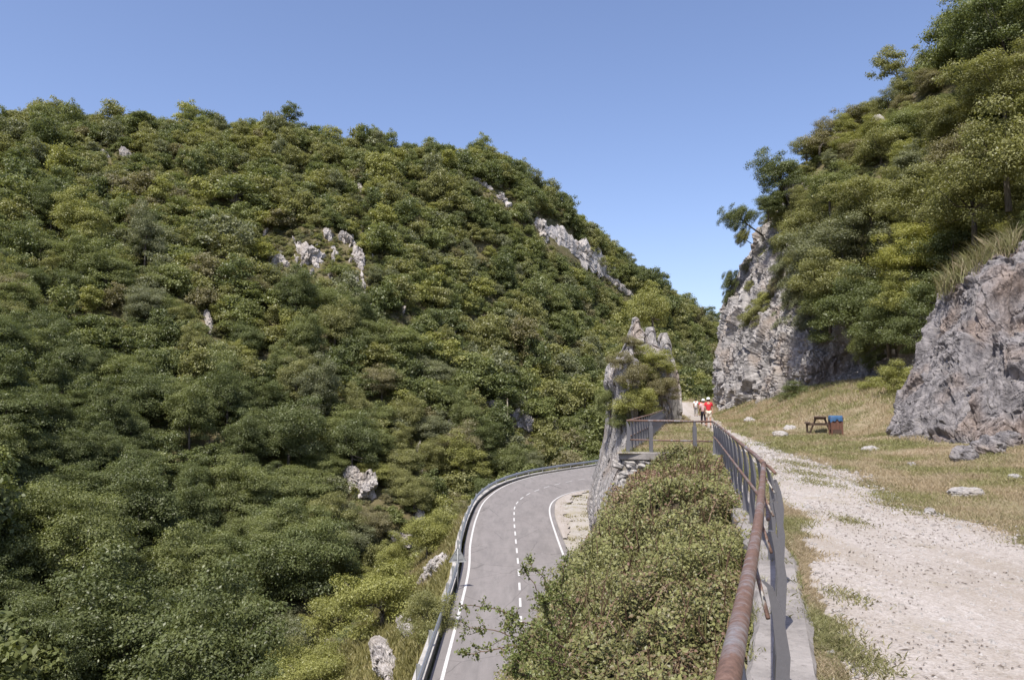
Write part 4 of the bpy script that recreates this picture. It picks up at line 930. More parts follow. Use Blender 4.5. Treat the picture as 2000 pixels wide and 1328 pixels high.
# fill the right slope with further trees on the terrain
kinds_r = ['mid_round', 'mid_wide', 'mid_bush', 'mid_tall', 'mid_scrub', 'mid_bush']
rr2 = np.random.default_rng(44); placed = []; cnt = 0
SA = sgrid[:-1, 1:-1]; spx_, spy_, spf_ = proj(SA); swt = ((spx_ > 1480) & (spx_ < 2200) & (spf_ > 20) & (spy_ > -60) & (spy_ < 640)).ravel() * 1.0
gidx = rr2.choice(len(swt), 3000, p=swt / swt.sum()); rpts = []
for g_ in gidx:
    p = SA.reshape(-1, 3)[g_]
    if all((p[0] - q[0]) ** 2 + (p[1] - q[1]) ** 2 + (p[2] - q[2]) ** 2 > 2.5 ** 2 for q in placed):
        placed.append(p)
        dv = Vector(p) + Vector((0, 0, 3)) - cam.location
        if slope_bvh.ray_cast(cam.location, dv.normalized(), dv.length - 1.5)[0] is None: rpts.append(p)
print('RIGHT', len(rpts))
rpts.sort(key=lambda p: p[1])
rg = []; src2 = bpy.data.collections.new('slope sources'); keys2 = kinds_r[:5]
for a, key in enumerate(keys2):
    for b, (hn_, _) in enumerate(HUES):
        me = PROTO[key][0].copy(); me.materials[0] = LEAF[hn_]; src2.objects.link(bpy.data.objects.new(f'slope source {a:02d}{b:02d}', me))
for n_, p in enumerate(rpts):
    x_, y_, f_ = (float(q) for q in proj(np.array(p)))
    u = rr2.random(); hue = 'olive green' if u < .36 else 'mid green' if u < .52 else 'dull brownish green' if u < .6 else 'grey green' if u < .7 else 'yellow green' if u < .93 else 'dark green'
    key = kinds_r[int(rr2.integers(0, 5))]; s_ = rr2.uniform(.5, .85) * float(np.interp(p[1], [60, 78], [1, .8]))
    if n_ < 60:
        szw = 'large' if s_ > .75 else 'medium' if s_ > .62 else 'small'; isb = key in ('mid_bush', 'mid_scrub')
        vb = 'near the skyline' if y_ < 200 else 'high up' if y_ < 330 else 'midway up' if y_ < 450 else 'just above the rocks'
        hb = 'over the cliff' if x_ < 1640 else 'behind the spreading tree' if x_ < 1760 else 'above the bright yellow tree' if x_ < 1880 else 'above the near outcrop' if x_ < 1980 else 'at the very edge'
        plant(key, (p[0], p[1], p[2] - .3), s_, hue, f'{szw} {"round " if key == "mid_round" else "wide " if key == "mid_wide" else "tall " if key == "mid_tall" else ""}{hue} {"bush" if isb else "tree"} {vb} {hb}', 'bush' if isb else 'tree', 'trees and bushes on the sunlit slope above the cliff', 'bush' if isb else 'tree')
    else: rg.append((p, s_, key, hue))
# undergrowth on the slope
gidx = rr2.choice(len(swt), 900, p=swt / swt.sum())
for g_ in gidx: rg.append((SA.reshape(-1, 3)[g_], rr2.uniform(.2, .42), 'mid_scrub', HUES[int(rr2.choice([1, 1, 3, 4, 5, 0]))][0]))
w = scatter('undergrowth', [g_[0] for g_ in rg], [(g_[1],) * 3 for g_ in rg], [(0, 0, rr2.uniform(0, 6.28)) for g_ in rg], [keys2.index(g_[2]) * 6 + [h[0] for h in HUES].index(g_[3]) for g_ in rg], src2)
tag(w, 'low scrub and small bushes filling the sunlit slope above the cliff', 'undergrowth', kind='stuff')
# small rocks showing on the right slope
def boulder(name, c, r, label, s, mat=M_stone, flat_=.6, cat='rock', rz=0, group=None):
    th = np.linspace(0, 2 * np.pi, 48, endpoint=False); ph = np.linspace(-1.45, 1.5, 30); T_, Ph = np.meshgrid(th, ph)
    k = np.array([1.0, .8, flat_]); g = np.stack([np.cos(T_) * np.cos(Ph), np.sin(T_) * np.cos(Ph), np.sin(Ph)], -1).reshape(-1, 3)
    q = rock_disp(g * 1.7 + s, g, .5, s) - s; q = q / 1.7 * k * r
    o = obj(name, mesh(name, q, grid_faces(30, 48, True)[:, ::-1].copy(), mat=mat), loc=c); o.rotation_euler = (0, 0, rz); return tag(o, label, cat, group)
boulder('rock', P(1552, 372, 80), 1.15, 'pale rock showing between the trees at the cliff top', 3, M_rock_far, .9)
boulder('rock', P(1716, 236, 75), .55, 'small pale rock on the skyline slope', 4, M_rock_far, .9)

# ------------------------------------------------------------------ railings
def rail_pts(z, y0, y1, step=.5, dx=0):
    ys_ = np.arange(y0, y1 + 1e-6, step); return [Vector((float(rail_x(y)) + dx, float(y), z)) for y in ys_]
def fin(base, yaw, h, w=.065, d=.075, parent=None, low=-.12):
    """flat iron baluster with a T rib, bowed in profile and tapering to the top"""
    prof = [(low, 1.0, 0), (.25, 1.0, .0), (.5, 1.0, .018), (.68, 1.0, .03), (.82, .8, .015), (.92, .45, -.01), (h, .22, -.035)]
    v = []; f = []
    for z, k, ox in prof:
        for x, y in ((-w / 2 * k, -.008), (w / 2 * k, -.008), (w / 2 * k, .008), (-w / 2 * k + .012, .008), (-w / 2 * k + .012, d * k), (-w / 2 * k, d * k)):
            v.append(Vector((x + ox, y, z)))
    n = 6
    f = [(i * n + k, i * n + (k + 1) % n, (i + 1) * n + (k + 1) % n, (i + 1) * n + k) for i in range(len(prof) - 1) for k in range(n)] + [tuple(range(n - 1, -1, -1)), tuple((len(prof) - 1) * n + k for k in range(n))]
    M = Matrix.Rotation(yaw, 3, 'Z'); m = MB(); m.add([Vector(base) + M @ q for q in v], f); return m.build('baluster', M_fin, parent)
rl = thing('railing', 'rusty pipe railing with flat iron balusters along the footpath edge', 'railing')
nearp = [G(1422, 1328, 1.12), G(1464, 1113, 1.06), G(1483, 1000, 1.02), G(1492, 905, 1.0)]
ext = nearp[0] + (nearp[0] - nearp[1]).normalized() * 3.0
b = MB(); b.tube([ext] + [Vector(q) for q in catmull([list(q) for q in nearp], 16)], .0245, 16); b.build('top_rail', M_pipe, rl, True)
kink = nearp[-1]
b = MB(); b.tube([kink, Vector((2.66, 8.3, 1.0))] + rail_pts(1.0, 8.9, 22.9, .7), .0245, 12); b.tube([kink, G(1503, 912, .99), G(1514, 924, .955)], .014, 8); b.build('top_rail', M_pipe, rl, True)
b = MB(); b.tube(rail_pts(.58, 7.0, 22.9, .7), .02, 10); b.build('mid_rail', M_pipe, rl, True)
for y in np.arange(7.75, 23, 1.15):
    fin((float(rail_x(y)) + .03, y, 0), R(-14), .975, .068, .04, rl)
for y in (6.6, 5.3, 4.05, 2.85, 1.65, .45, -.75):
    x = .347 * (y - .12) if y > 1 else .348 * y + .06; fin((x, y, .05), R(-16), .86 + .02 * (7 - y), .048, .038, rl)
    if y > 1:
        tpos = Vector((x - .02, y, .86)); near_ = min((Vector(q) for q in catmull([list(q) for q in [ext] + nearp], 200)), key=lambda q: abs(q.y - (y + .18)))
        b = MB(); b.tube([near_, tpos], .0085, 8); b.build('bracket', M_rod, rl, True)
# cross railing with two posts
cr = thing('railing', 'low cross railing with two square posts closing off the wall end', 'railing')
xa, ya = 3.52, 23.75; xb, yb_ = 6.0, 23.15
def cpt(t, z): return Vector((xa + (xb - xa) * t, ya + (yb_ - ya) * t, z))
b = MB(); b.tube([cpt(0, 1.0), cpt(.5, 1.0), cpt(1, .985)], .03, 12); b.build('top_rail', M_pipe, cr, True)
b = MB(); b.tube([cpt(0.02, .42), cpt(1, .40)], .025, 10); b.build('mid_rail', M_pipe, cr, True)
for t in (.29, .80):
    c = cpt(t, 0); b = MB(); b.box((c.x, c.y + .02, .36), (.115, .1, .96)); b.box((c.x, c.y + .02, .92), (.07, .07, .2)); b.build('post', M_fin, cr, bevel=.006)
fr = thing('railing', 'far iron railing running beside the rock pinnacle', 'railing')
fp = np.array([[x, y, 1.0] for x, y in FARR]); fq, fs_ = resample(fp, 1.15)
b = MB(); b.tube([Vector(p) for p in fp], .03, 8); b.build('top_rail', M_pipe, fr, True)
b = MB(); b.tube([Vector(p) - Vector((0, 0, .5)) for p in fp], .022, 8); b.build('mid_rail', M_pipe, fr, True)
for p in fq: fin((p[0], p[1], 0), R(-14), .98, .11, .06, fr)
# concrete coping under the main railing
cy = np.linspace(-6, 23.3, 700); cx = rail_x(cy); jj = fbm(np.stack([cy * 3, cy * 0, cy * 0], 1), 4, 91) * 1.6
jt = np.abs(((cy + 3.1) % 2.45) - 1.2) > 1.16
pf_ = []
for k, (ox, z) in enumerate([(-.14, -1.2), (-.15, .02), (-.11, .06), (.24, .065), (.275, .035), (.28, -.15)]):
    pf_.append(np.stack([cx + ox + (jj * .035 if k in (1, 2, 4) else jj * 0), cy, np.full_like(cy, z) + jj * .012 - np.where(jt & (k in (2, 3)), .03, 0)], 1))
tag(obj('coping', mesh('coping', np.stack(pf_, 1).reshape(-1, 3), grid_faces(700, 6)[:, ::-1].copy(), mat=M_conc)), 'weathered concrete coping under the long railing beside the footpath', 'coping')
# cross coping and rubble retaining wall below it
b = MB(); ang = math.atan2(yb_ - ya, xb - xa); Mz = Matrix.Rotation(ang, 3, 'Z')
o = b.box((4.75, 23.42, -.06), (3.0, .42, .22), Mz).build('coping', M_conc, bevel=.02); tag(o, 'short concrete coping across the wall end below the cross railing', 'coping')
wall = thing('retaining_wall', 'rubble stone retaining wall dropping from the terrace corner', 'wall')
wy = 23.3
u_, z_ = np.meshgrid(np.linspace(0, 2.9, 150), np.linspace(-8.8, -.16, 380), indexing='ij')
wp = np.stack([3.3 + u_, 23.72 - u_ * .24 - (-z_) * .05, z_], -1).reshape(-1, 3)
wb = MB()
back = mesh('mortar', wp + np.array([0, .12, 0]), grid_faces(150, 380)[:, ::-1].copy(), mat=M_conc); obj('mortar', back, wall)
rw = np.random.default_rng(12); z = -.2; V = []; Fc = []; nv_ = 0
while z > -8.6:
    h_ = rw.uniform(.2, .42); x = 3.25 - rw.uniform(0, .2)
    while x < 6.2:
        w_ = rw.uniform(.25, .75); c = np.array([x + w_ / 2, 23.72 - (x - 3.3) * .24 + z * .05 - .02, z - h_ / 2])
        th = np.linspace(0, 2 * np.pi, 18, endpoint=False); ph = np.linspace(-1.5, 1.5, 11); T_, Ph = np.meshgrid(th, ph)
        g = np.stack([np.cos(T_) * np.cos(Ph), np.sin(T_) * np.cos(Ph), np.sin(Ph)], -1).reshape(-1, 3)
        g = np.sign(g) * np.abs(g) ** .5; g += (fbm(g * 1.6 + c * 9, 4, 3) * .55)[:, None] * g
        q = g * np.array([w_ / 2 - .012, .2, h_ / 2 - .012]); q[:, 2] += q[:, 0] * rw.uniform(-.3, .3)
        V.append(q + c); Fc.append(grid_faces(11, 18, True)[:, ::-1] + nv_); nv_ += len(q); x += w_
    z -= h_
obj('stonework', mesh('stonework', np.vstack(V), np.vstack(Fc), mat=M_stone), wall)

# ------------------------------------------------------------------ bramble thicket hugging the wall
def bram_surf(y, t):
    """y along, t metres left of the railing"""
    w = np.interp(y, [2, 4, 6, 9, 12, 16, 20, 23], [1.25, 1.45, 1.75, 2.1, 2.4, 2.3, 2.1, 1.6])
    k = t / w
    z = np.interp(y, [0, 4, 8, 14, 20, 23], [-.42, -.28, -.10, .04, .10, .16]) - .12 * k - .85 * np.clip(k - .35, 0, 1) ** 2 * 1.3 - np.clip(k - 1.0, 0, 9) ** 1.35 * 3.6
    p = np.stack([y, t, z * 0], -1).reshape(-1, 3); return z + (fbm(p * .75, 3, 61) * .42 + fbm(p * 2.6, 2, 62) * .15).reshape(z.shape)
byy, btt = np.meshgrid(np.linspace(-4, 23.0, 200), np.linspace(.12, 7.0, 110), indexing='ij')
bz = np.maximum(bram_surf(byy, btt), -8.6); bX = rail_x(byy) - btt; keepm = bX > -99
bX = np.maximum(bX, 3.9 - 8 * np.clip((bz + 6.5) / 3, 0, 1)); 
M_under = plain('dark bramble litter', (.10, .08, .05), .95, 0, 5, .4, .8, .1)
tag(obj('bramble_bank', mesh('bramble_bank', np.stack([bX, byy, bz - .28], -1).reshape(-1, 3), grid_faces(200, 110), mat=M_under, smooth=True)), kind='structure')
def bramble_leaves():
    r = np.random.default_rng(33); Vs = []; Fs = []; LV = []; HU = []; n0 = 0
    for y0, y1, n, lf in ((1.2, 6, 70000, .0165), (6, 10, 115000, .0165), (10, 15, 100000, .021), (15, 23.1, 85000, .028)):
        y = r.uniform(y0, y1, n); t = r.uniform(.02, 4.2, n)
        w = np.interp(y, [2, 4, 6, 9, 12, 16, 20, 23], [1.25, 1.45, 1.75, 2.1, 2.4, 2.3, 2.1, 1.6]); t = np.where(t > w * 1.7, r.uniform(.0, 1, n) * w * 1.15, t)
        z = bram_surf(y, t); e = .02; dzdt = (bram_surf(y, t + e) - z) / e
        x = rail_x(y) - t; c = np.stack([x, y, z], 1)
        nr = np.stack([dzdt, y * 0 - .15, y * 0 + 1], 1); nr /= np.linalg.norm(nr, axis=1, keepdims=True)
        cl_ = fbm(c * 3.2, 3, 71); c += nr * (r.uniform(-.30, .07, n) + cl_ * .34)[:, None]
        hole = fbm(c * 1.7, 3, 73) + r.normal(size=n) * .07 < -.27; c[hole] -= nr[hole] * .22
        nm = nr * .55 + unit(n, r) * .75 + np.array([-.05, -.25, .55]); nm /= np.linalg.norm(nm, axis=1, keepdims=True)
        # far part and inner strip are browner
        brown = np.clip(.16 + fbm(c * .8, 3, 72) * 1.2 + np.interp(y, [4, 6.5, 9, 20], [-.5, -.2, .42, .45]) + r.normal(size=n) * .25 - np.clip(t / w - .4, 0, 1) * .3, 0, 1)
        lv = np.clip(.5 + cl_ * .5 + r.normal(size=n) * .25, 0, 1)
        v, f = leaf_quads(c, nm, lf * r.uniform(.55, 1.5, n), r, .68, .12)
        Vs.append(v); Fs.append(f + n0); n0 += len(v); LV.append(lv); HU.append(.3 + brown * .7)
    # grass and dead stems poking out
    n = 1300; y = r.uniform(1.5, 22, n); t = r.uniform(.25, 2.1, n); z = bram_surf(y, t) - .05; c = np.stack([rail_x(y) - t, y, z], 1)
    L_ = r.uniform(.1, .38, n); d_ = np.stack([r.normal(size=n) * .35, r.normal(size=n) * .3 - .1, np.ones(n)], 1); tip = c + d_ * L_[:, None]; s_ = np.stack([np.full(n, .004), np.zeros(n), np.zeros(n)], 1) * (1 + y[:, None] / 8)
    v = np.stack([c - s_, c + s_, tip + s_ * .3, tip - s_ * .3], 1).reshape(-1, 3); Vs.append(v); Fs.append(np.arange(n * 4).reshape(n, 4) + n0); LV.append(r.uniform(.6, 1, n)); HU.append(r.uniform(.6, 1, n))
    for k in range(260):
        y = r.uniform(2, 21); t = r.uniform(.2, 1.9); L_ = r.uniform(.3, .8); a = r.uniform(0, 6.28); m = 9; u = np.linspace(0, 1, m); yy = y + np.sin(a) * L_ * u; tt_ = np.clip(t + np.cos(a) * L_ * u, .03, 3); cz = bram_surf(yy, tt_) + .13 * np.sin(u * 3.0) * L_ / .6 - .04
        c = np.stack([rail_x(yy) - tt_, yy, cz], 1); s_ = np.array([.0022 * (1 + y / 9), 0, 0]) ; q0, q1 = c[:-1], c[1:]; o_ = np.array([0, 0, .003 * (1 + y / 9)])
        v = np.stack([q0 - s_, q0 + s_, q1 + s_, q1 - s_], 1).reshape(-1, 3); Vs.append(v); Fs.append(np.arange((m - 1) * 4).reshape(-1, 4) + n0); n0 += len(v); LV.append(np.full(m - 1, .5)); HU.append(np.full(m - 1, 1.0))
        lc = c[r.integers(1, m, 14)] + r.normal(size=(14, 3)) * .02; nm = unit(14, r) * .6 + np.array([0, -.2, .7]); nm /= np.linalg.norm(nm, axis=1, keepdims=True)
        v, f = leaf_quads(lc, nm, r.uniform(.012, .024, 14) * (1 + y / 25), r, .68, .12); Vs.append(v); Fs.append(f + n0); n0 += len(v); LV.append(r.uniform(.4, 1, 14)); HU.append(r.uniform(.2, .9, 14))
    me = mesh('bramble', np.vstack(Vs), np.vstack(Fs), {'lv': ('FACE', np.concatenate(LV)), 'hu': ('FACE', np.concatenate(HU))}, M_bramble); return me
tag(obj('bramble', bramble_leaves()), 'thick bramble thicket with green and reddish leaves spilling over the wall', 'bramble', kind='stuff')
# hawthorn twigs reaching out over the road
hw = thing('hawthorn', 'thorny leafy branches reaching from the brambles out over the road', 'shrub')
b = MB(); r = np.random.default_rng(8); LC = []
ends = [((1075, 1290), (1000, 1235), (905, 1222), 6.2), ((1070, 1290), (1010, 1262), (915, 1268), 6.0), ((1075, 1260), (985, 1200), (905, 1172), 6.6), ((1090, 1240), (1050, 1165), (1015, 1098), 7.4),
        ((1100, 1220), (1065, 1140), (1040, 1100), 7.8), ((1120, 1200), (1090, 1150), (1100, 1098), 8.2), ((1090, 1250), (1060, 1200), (1048, 1178), 7.0), ((1060, 1328), (1010, 1315), (985, 1300), 5.8), ((1100, 1260), (1050, 1225), (990, 1225), 6.6), ((1110, 1230), (1085, 1160), (1060, 1150), 7.6)]
for (a, m_, e, Y) in ends:
    p0 = P(a[0] + 70, a[1] + 25, Y + .3); p1 = P(*a, Y + .15); p2 = P(*m_, Y); p3 = P(*e, Y - .1)
    cv = catmull([list(p0), list(p1), list(p2), list(p3)], 26); cv += np.cumsum(r.normal(size=cv.shape) * .008, 0); b.tube([Vector(q) for q in cv], .011, 6, .0025)
    for k in range(3, 26):
        for _ in range(2):
            if r.random() < .45:
                L_ = r.uniform(.08, .30) * (1.15 - k / 34); dr = unit(1, r)[0] * np.array([1, .7, .8]) + (cv[k] - cv[k - 1]) * 12; dr /= np.linalg.norm(dr); q = [cv[k] + dr * L_ * s_ + np.array([0, 0, -.02 * s_]) for s_ in (0, .5, 1)]
                b.tube([Vector(x) for x in q], .0035, 4, .0015)
                for s_ in np.linspace(.1, 1, 9): LC += [cv[k] + dr * L_ * s_ + r.normal(size=3) * .014 for _ in range(3)]
        LC += [cv[k] + r.normal(size=3) * .02 for _ in range(3)]
b.build('branches', M_twig, hw, True)
LC = np.array(LC); n = len(LC); nm = unit(n, r) * .8 + np.array([0, -.2, .6]); nm /= np.linalg.norm(nm, axis=1, keepdims=True)
v, f = leaf_quads(LC, nm, r.uniform(.008, .017, n), r, .7, .1); obj('foliage', mesh('foliage', v, f, {'lv': ('FACE', r.uniform(.1, .9, n)), 'hu': ('FACE', r.uniform(0, 1, n))}, M_haw), hw)

# ------------------------------------------------------------------ grass blades
def blades(c, h, w, lean, r):
    n = len(c); a = r.uniform(0, 2 * np.pi, n); s_ = np.stack([np.cos(a), np.sin(a), a * 0], 1) * w[:, None]; l = unit(n, r) * lean; l[:, 2] = 0
    mid = c + (np.array([0, 0, .6]) + l * .4) * h[:, None]; tip = c + (np.array([0, 0, 1.0]) + l * 1.3) * h[:, None]
    v = np.stack([c - s_, c + s_, mid + s_ * .7, tip, mid - s_ * .7], 1).reshape(-1, 3); return v, np.arange(n * 5).reshape(n, 5)
def in_path(x, y, m=0.0): return (x > np.interp(y, ys2, pa) + m) & (x < np.interp(y, ys2, pb) - m)
def make_grass():
    r = np.random.default_rng(17); Vs = []; Fs = []; LV = []; HU = []; n0 = 0
    for y0, y1, n, h0, w0 in ((3.5, 8, 90000, .034, .0028), (8, 14, 110000, .045, .004), (14, 24, 80000, .06, .006), (24, 40, 65000, .09, .010), (40, 96, 70000, .15, .016)):
        y = r.uniform(y0, y1, n); xl = np.where(y < 23.4, edge_x(y) + .37, edge_x(y) + .1); xr = np.minimum(np.interp(y, FOOT[:, 0], FOOT[:, 1]) + 1.0, y * .80 + 2); 
        lim = r.random(n) < (.62 if y0 < 8 else .35 if y0 < 14 else .2); x = np.where(lim, xl + r.random(n) * (np.interp(y, ys2, pa) + .7 * r.random(n) ** 2 - xl), np.interp(y, ys2, pb) - .9 + r.random(n) * (xr - np.interp(y, ys2, pb) + .9))
        g = fbm(np.stack([x, y, x * 0], 1) * .9, 3, 81); g2 = fbm(np.stack([x, y, x * 0], 1) * .25, 2, 82)
        din = np.minimum(x - np.interp(y, ys2, pa), np.interp(y, ys2, pb) - x); gp3 = fbm(np.stack([x, y, x * 0], 1) * 2.3, 3, 86)
        k = (r.random(n) < np.clip(.95 + g * .8, 0, 1) * np.where(din > 0, np.exp(-din / .16) * np.clip(.4 + gp3 * 3, 0, 1), 1))
        x, y, g, g2 = x[k], y[k], g[k], g2[k]; m = len(x); z = ground_z(x, y); c = np.stack([x, y, z - .004], 1)
        bank = np.clip((z - .5) / 1.0, 0, 1); h = h0 * r.uniform(.5, 1.6, m) * (1 + g * .7) * (1 + bank * (.9 if y0 < 40 else .5))
        v, f = blades(c, h, np.full(m, w0), .75, r); Vs.append(v); Fs.append(f + n0); n0 += len(v)
        LV.append(np.clip(.5 + g * .5 + r.normal(size=m) * .25, 0, 1)); g4 = fbm(np.stack([x, y, x * 0], 1) * np.array([1.3, .7, 1]), 3, 89); HU.append(np.clip(.74 - g2 * .7 + g4 * 1.1 + r.normal(size=m) * .13, 0, 1))
    n = 5200; y = 2.6 + r.random(n) ** 1.3 * 14; t = r.random(n); x = rail_x(y) - .14 + .42 * np.where(r.random(n) < .5, t ** 3, 1 - t ** 3); g = fbm(np.stack([x, y, x * 0], 1) * 2.2, 3, 87); k = g > -.02; x, y, n = x[k], y[k], int(k.sum())
    v, f = blades(np.stack([x, y, np.full(n, .055)], 1), r.uniform(.012, .05, n), np.full(n, .003), 1.1, r); Vs.append(v); Fs.append(f + n0); n0 += len(v); LV.append(r.uniform(0, .7, n)); HU.append(r.uniform(0, .6, n))
    # clumps of weeds in the path
    for (a, b_, rad, n) in ((1575, 925, .5, 900), (1560, 908, .5, 800), (1600, 945, .45, 700), (1660, 1018, .25, 350), (1655, 1170, .2, 260), (1640, 1265, .25, 500), (1625, 1245, .3, 500), (1690, 1300, .25, 500), (1720, 950, .5, 600), (1760, 990, .5, 700)):
        q = G(a, b_, 0); x = q.x + r.normal(size=n) * rad * .4; y = q.y + r.normal(size=n) * rad * (.6 + q.y * .05); z = ground_z(x, y) + .01
        v, f = blades(np.stack([x, y, z], 1), r.uniform(.015, .05, n), np.full(n, .003 + .0003 * q.y), 1.2, r); Vs.append(v); Fs.append(f + n0); n0 += len(v); LV.append(r.uniform(0, .6, n)); HU.append(r.uniform(.2, .8, n))
    return mesh('dry_grass', np.vstack(Vs), np.vstack(Fs), {'lv': ('FACE', np.concatenate(LV)), 'hu': ('FACE', np.concatenate(HU))}, M_blade)
tag(obj('dry_grass', make_grass()), 'short dry straw coloured grass on both sides of the footpath', 'grass', kind='stuff')
def slope_grass():
    r = np.random.default_rng(18); n = 90000
    w_ = (area * (vrow > .12) * (vrow < 2.15) * (pxm > 350) * (pxm < 1200) * (pym < 1450) * (fm > 15)).ravel(); i = r.choice(len(w_), n, p=w_ / w_.sum())
    c = A.reshape(-1, 3)[i] + (B - A).reshape(-1, 3)[i] * r.random((n, 1)) + (Cg - A).reshape(-1, 3)[i] * r.random((n, 1))
    g = fbm(c * .5, 3, 83); v, f = blades(c - [0, 0, .03], r.uniform(.2, .55, n) * (1 + g * .8), np.full(n, .035), .6, r)
    ye_ = r.uniform(35, 95, 6000); xx = np.interp(ye_, Rc[:, 1], Rc[:, 0]) + r.uniform(.8, 4.5, 6000); k = fbm(np.stack([xx, ye_, xx * 0], 1) * .7, 2, 84) > -.05; xx, ye_ = xx[k], ye_[k]
    v2, f2 = blades(np.stack([xx, ye_, xx * 0 - 8.6], 1), r.uniform(.08, .25, len(xx)), np.full(len(xx), .03), .8, r)
    m = len(xx); return mesh('slope_grass', np.vstack([v, v2]), np.vstack([f, f2 + len(v)]), {'lv': ('FACE', np.r_[np.clip(.5 + g * .6 + r.normal(size=n) * .2, 0, 1), r.uniform(.2, .8, m)]), 'hu': ('FACE', np.r_[np.clip(.5 + fbm(c * .2, 2, 85) * .8 + r.normal(size=n) * .15, 0, 1), r.uniform(.3, 1, m)])}, M_blade_g)
tag(obj('slope_grass', slope_grass()), 'rough green and tan grass on the slope below the guardrail and along the verge', 'grass', kind='stuff')
# dry grass fringe on top of the near outcrop and on the pinnacle
def fringe():
    r = np.random.default_rng(19); cs = []
    for k in range(1500):
        t = r.random(); px_ = 1835 + 150 * t + r.normal() * 4; py_ = 560 - 95 * t + r.normal() * 8 ; cs.append(P(px_, py_, 29.8 - 2.2 * t + r.normal() * .4))
    c = np.array([list(q) for q in cs]); v, f = blades(c - [0, 0, .25], r.uniform(.4, .95, len(c)), np.full(len(c), .011), .7, r)
    return mesh('dry_grass', v, f, {'lv': ('FACE', r.uniform(0, .7, len(c))), 'hu': ('FACE', r.uniform(.2, .9, len(c)))}, M_blade)
tag(obj('dry_grass', fringe()), 'long straw coloured grass fringe on top of the near outcrop', 'grass', kind='stuff')
# path debris: pebbles and dry twigs
def pebbles():
    r = np.random.default_rng(20); n = 9000; y = 3.6 + r.random(n) ** 1.6 * 26; xl, xr = np.interp(y, ys2, pa), np.interp(y, ys2, pb); x = xl - .2 + r.random(n) * (xr - xl + .5)
    s_ = r.uniform(.004, .014, n) * (1 + y / 14) * np.where(r.random(n) < .04, 2.2, 1); z = ground_z(x, y) + .012
    o8 = np.array([[1, 0, 0], [0, 1, 0], [-1, 0, 0], [0, -1, 0], [0, 0, .7], [0, 0, -.5]]); v = (o8[None] * (1 + r.normal(size=(n, 6, 1)) * .25)) * s_[:, None, None] + np.stack([x, y, z], 1)[:, None]
    t = np.array([[0, 1, 4], [1, 2, 4], [2, 3, 4], [3, 0, 4], [1, 0, 5], [2, 1, 5], [3, 2, 5], [0, 3, 5]]); f = (t[None] + (np.arange(n) * 6)[:, None, None]).reshape(-1, 3)
    return mesh('pebbles', v.reshape(-1, 3), f, mat=M_stone)
tag(obj('pebbles', pebbles()), 'small loose stones strewn over the gravel footpath', 'pebbles', kind='stuff')
def litter():
    r = np.random.default_rng(21); n = 6500; y = 3.6 + r.random(n) ** 1.3 * 22; xl, xr = np.interp(y, ys2, pa), np.interp(y, ys2, pb); x = xl - .1 + r.random(n) * (xr - xl + .2)
    cl_ = fbm(np.stack([x, y, x * 0], 1) * 1.1, 3, 88) > -.1; x, y = x[cl_], y[cl_]; n = len(x); z = ground_z(x, y) + .02; a = r.uniform(0, 6.28, n); L_ = r.uniform(.006, .024, n) * np.where(r.random(n) < .04, 3, 1); w_ = r.uniform(.0015, .005, n) * (1 + y / 10)
    d_ = np.stack([np.cos(a), np.sin(a), a * 0], 1) * L_[:, None]; s_ = np.stack([-np.sin(a), np.cos(a), a * 0], 1) * w_[:, None]; c = np.stack([x, y, z], 1)
    lift = np.array([0, 0, .006])
    return mesh('leaf_litter', np.stack([c - d_, c - s_ + lift, c + d_, c + s_ + lift], 1).reshape(-1, 3), np.arange(n * 4).reshape(n, 4), mat=plain('dry litter', (.13, .10, .075), .95))
tag(obj('leaf_litter', litter()), 'dark dry twigs and leaf bits scattered on the footpath', 'leaf litter', kind='stuff')
# stones in the grass
for k, (a, b_, r_, lab, fl_) in enumerate([(1885, 966, .27, 'flat white stone lying in the grass by the path', .35), (1817, 1003, .09, 'small white stone at the path edge below the flat one', .6), (1983, 936, .13, 'pale stone in the grass beyond the flat white one', .5), (1698, 880, .22, 'grey stone in the grass in front of the near outcrop', .5), (1543, 842, .42, 'pale grey stone in the grass left of the picnic table', .5),
        (1523, 852, .33, 'low pale stone in the grass nearest the path bend', .5), (1658, 806, .5, 'pale stone on the bank right of the litter bin', .8), (1627, 1282, .05, 'small white stone beside the coping in the foreground', .6), (1780, 908, .10, 'small stone in the grass before the outcrop foot', .6), (1465, 824, .4, 'small stone at the grassy edge near the walkers', .5)]):
    g0 = G(a, b_, 0.0); 
    for _ in range(6): g0 = G(a, b_, float(ground_z(g0.x, g0.y)))
    boulder('stone', (g0.x, g0.y, g0.z + r_ * fl_ * .35), r_, lab, 20 + k, M_stone, fl_, 'stone', rz=k)
for k, (px_, py_, r_) in enumerate([(1768, 880, .22), (1815, 893, .3), (1852, 888, .24), (1905, 892, .36), (1950, 888, .4), (1990, 882, .5)]):
    g0 = G(px_, py_, .3); lab = ['small rock at the outer corner of the outcrop foot', 'grey rock in front of the outcrop corner', 'low rock between the grey ones at the outcrop foot', 'rounded rock at the middle of the outcrop foot', 'large rounded rock leaning on the outcrop foot', 'largest rock at the outcrop foot by the frame edge'][k]
    if k > 2: boulder('rock', (g0.x, g0.y + .4, float(ground_z(g0.x, g0.y + .4)) + .05), r_, lab, 70 + k, M_rock_d, .75, rz=k * 1.3)
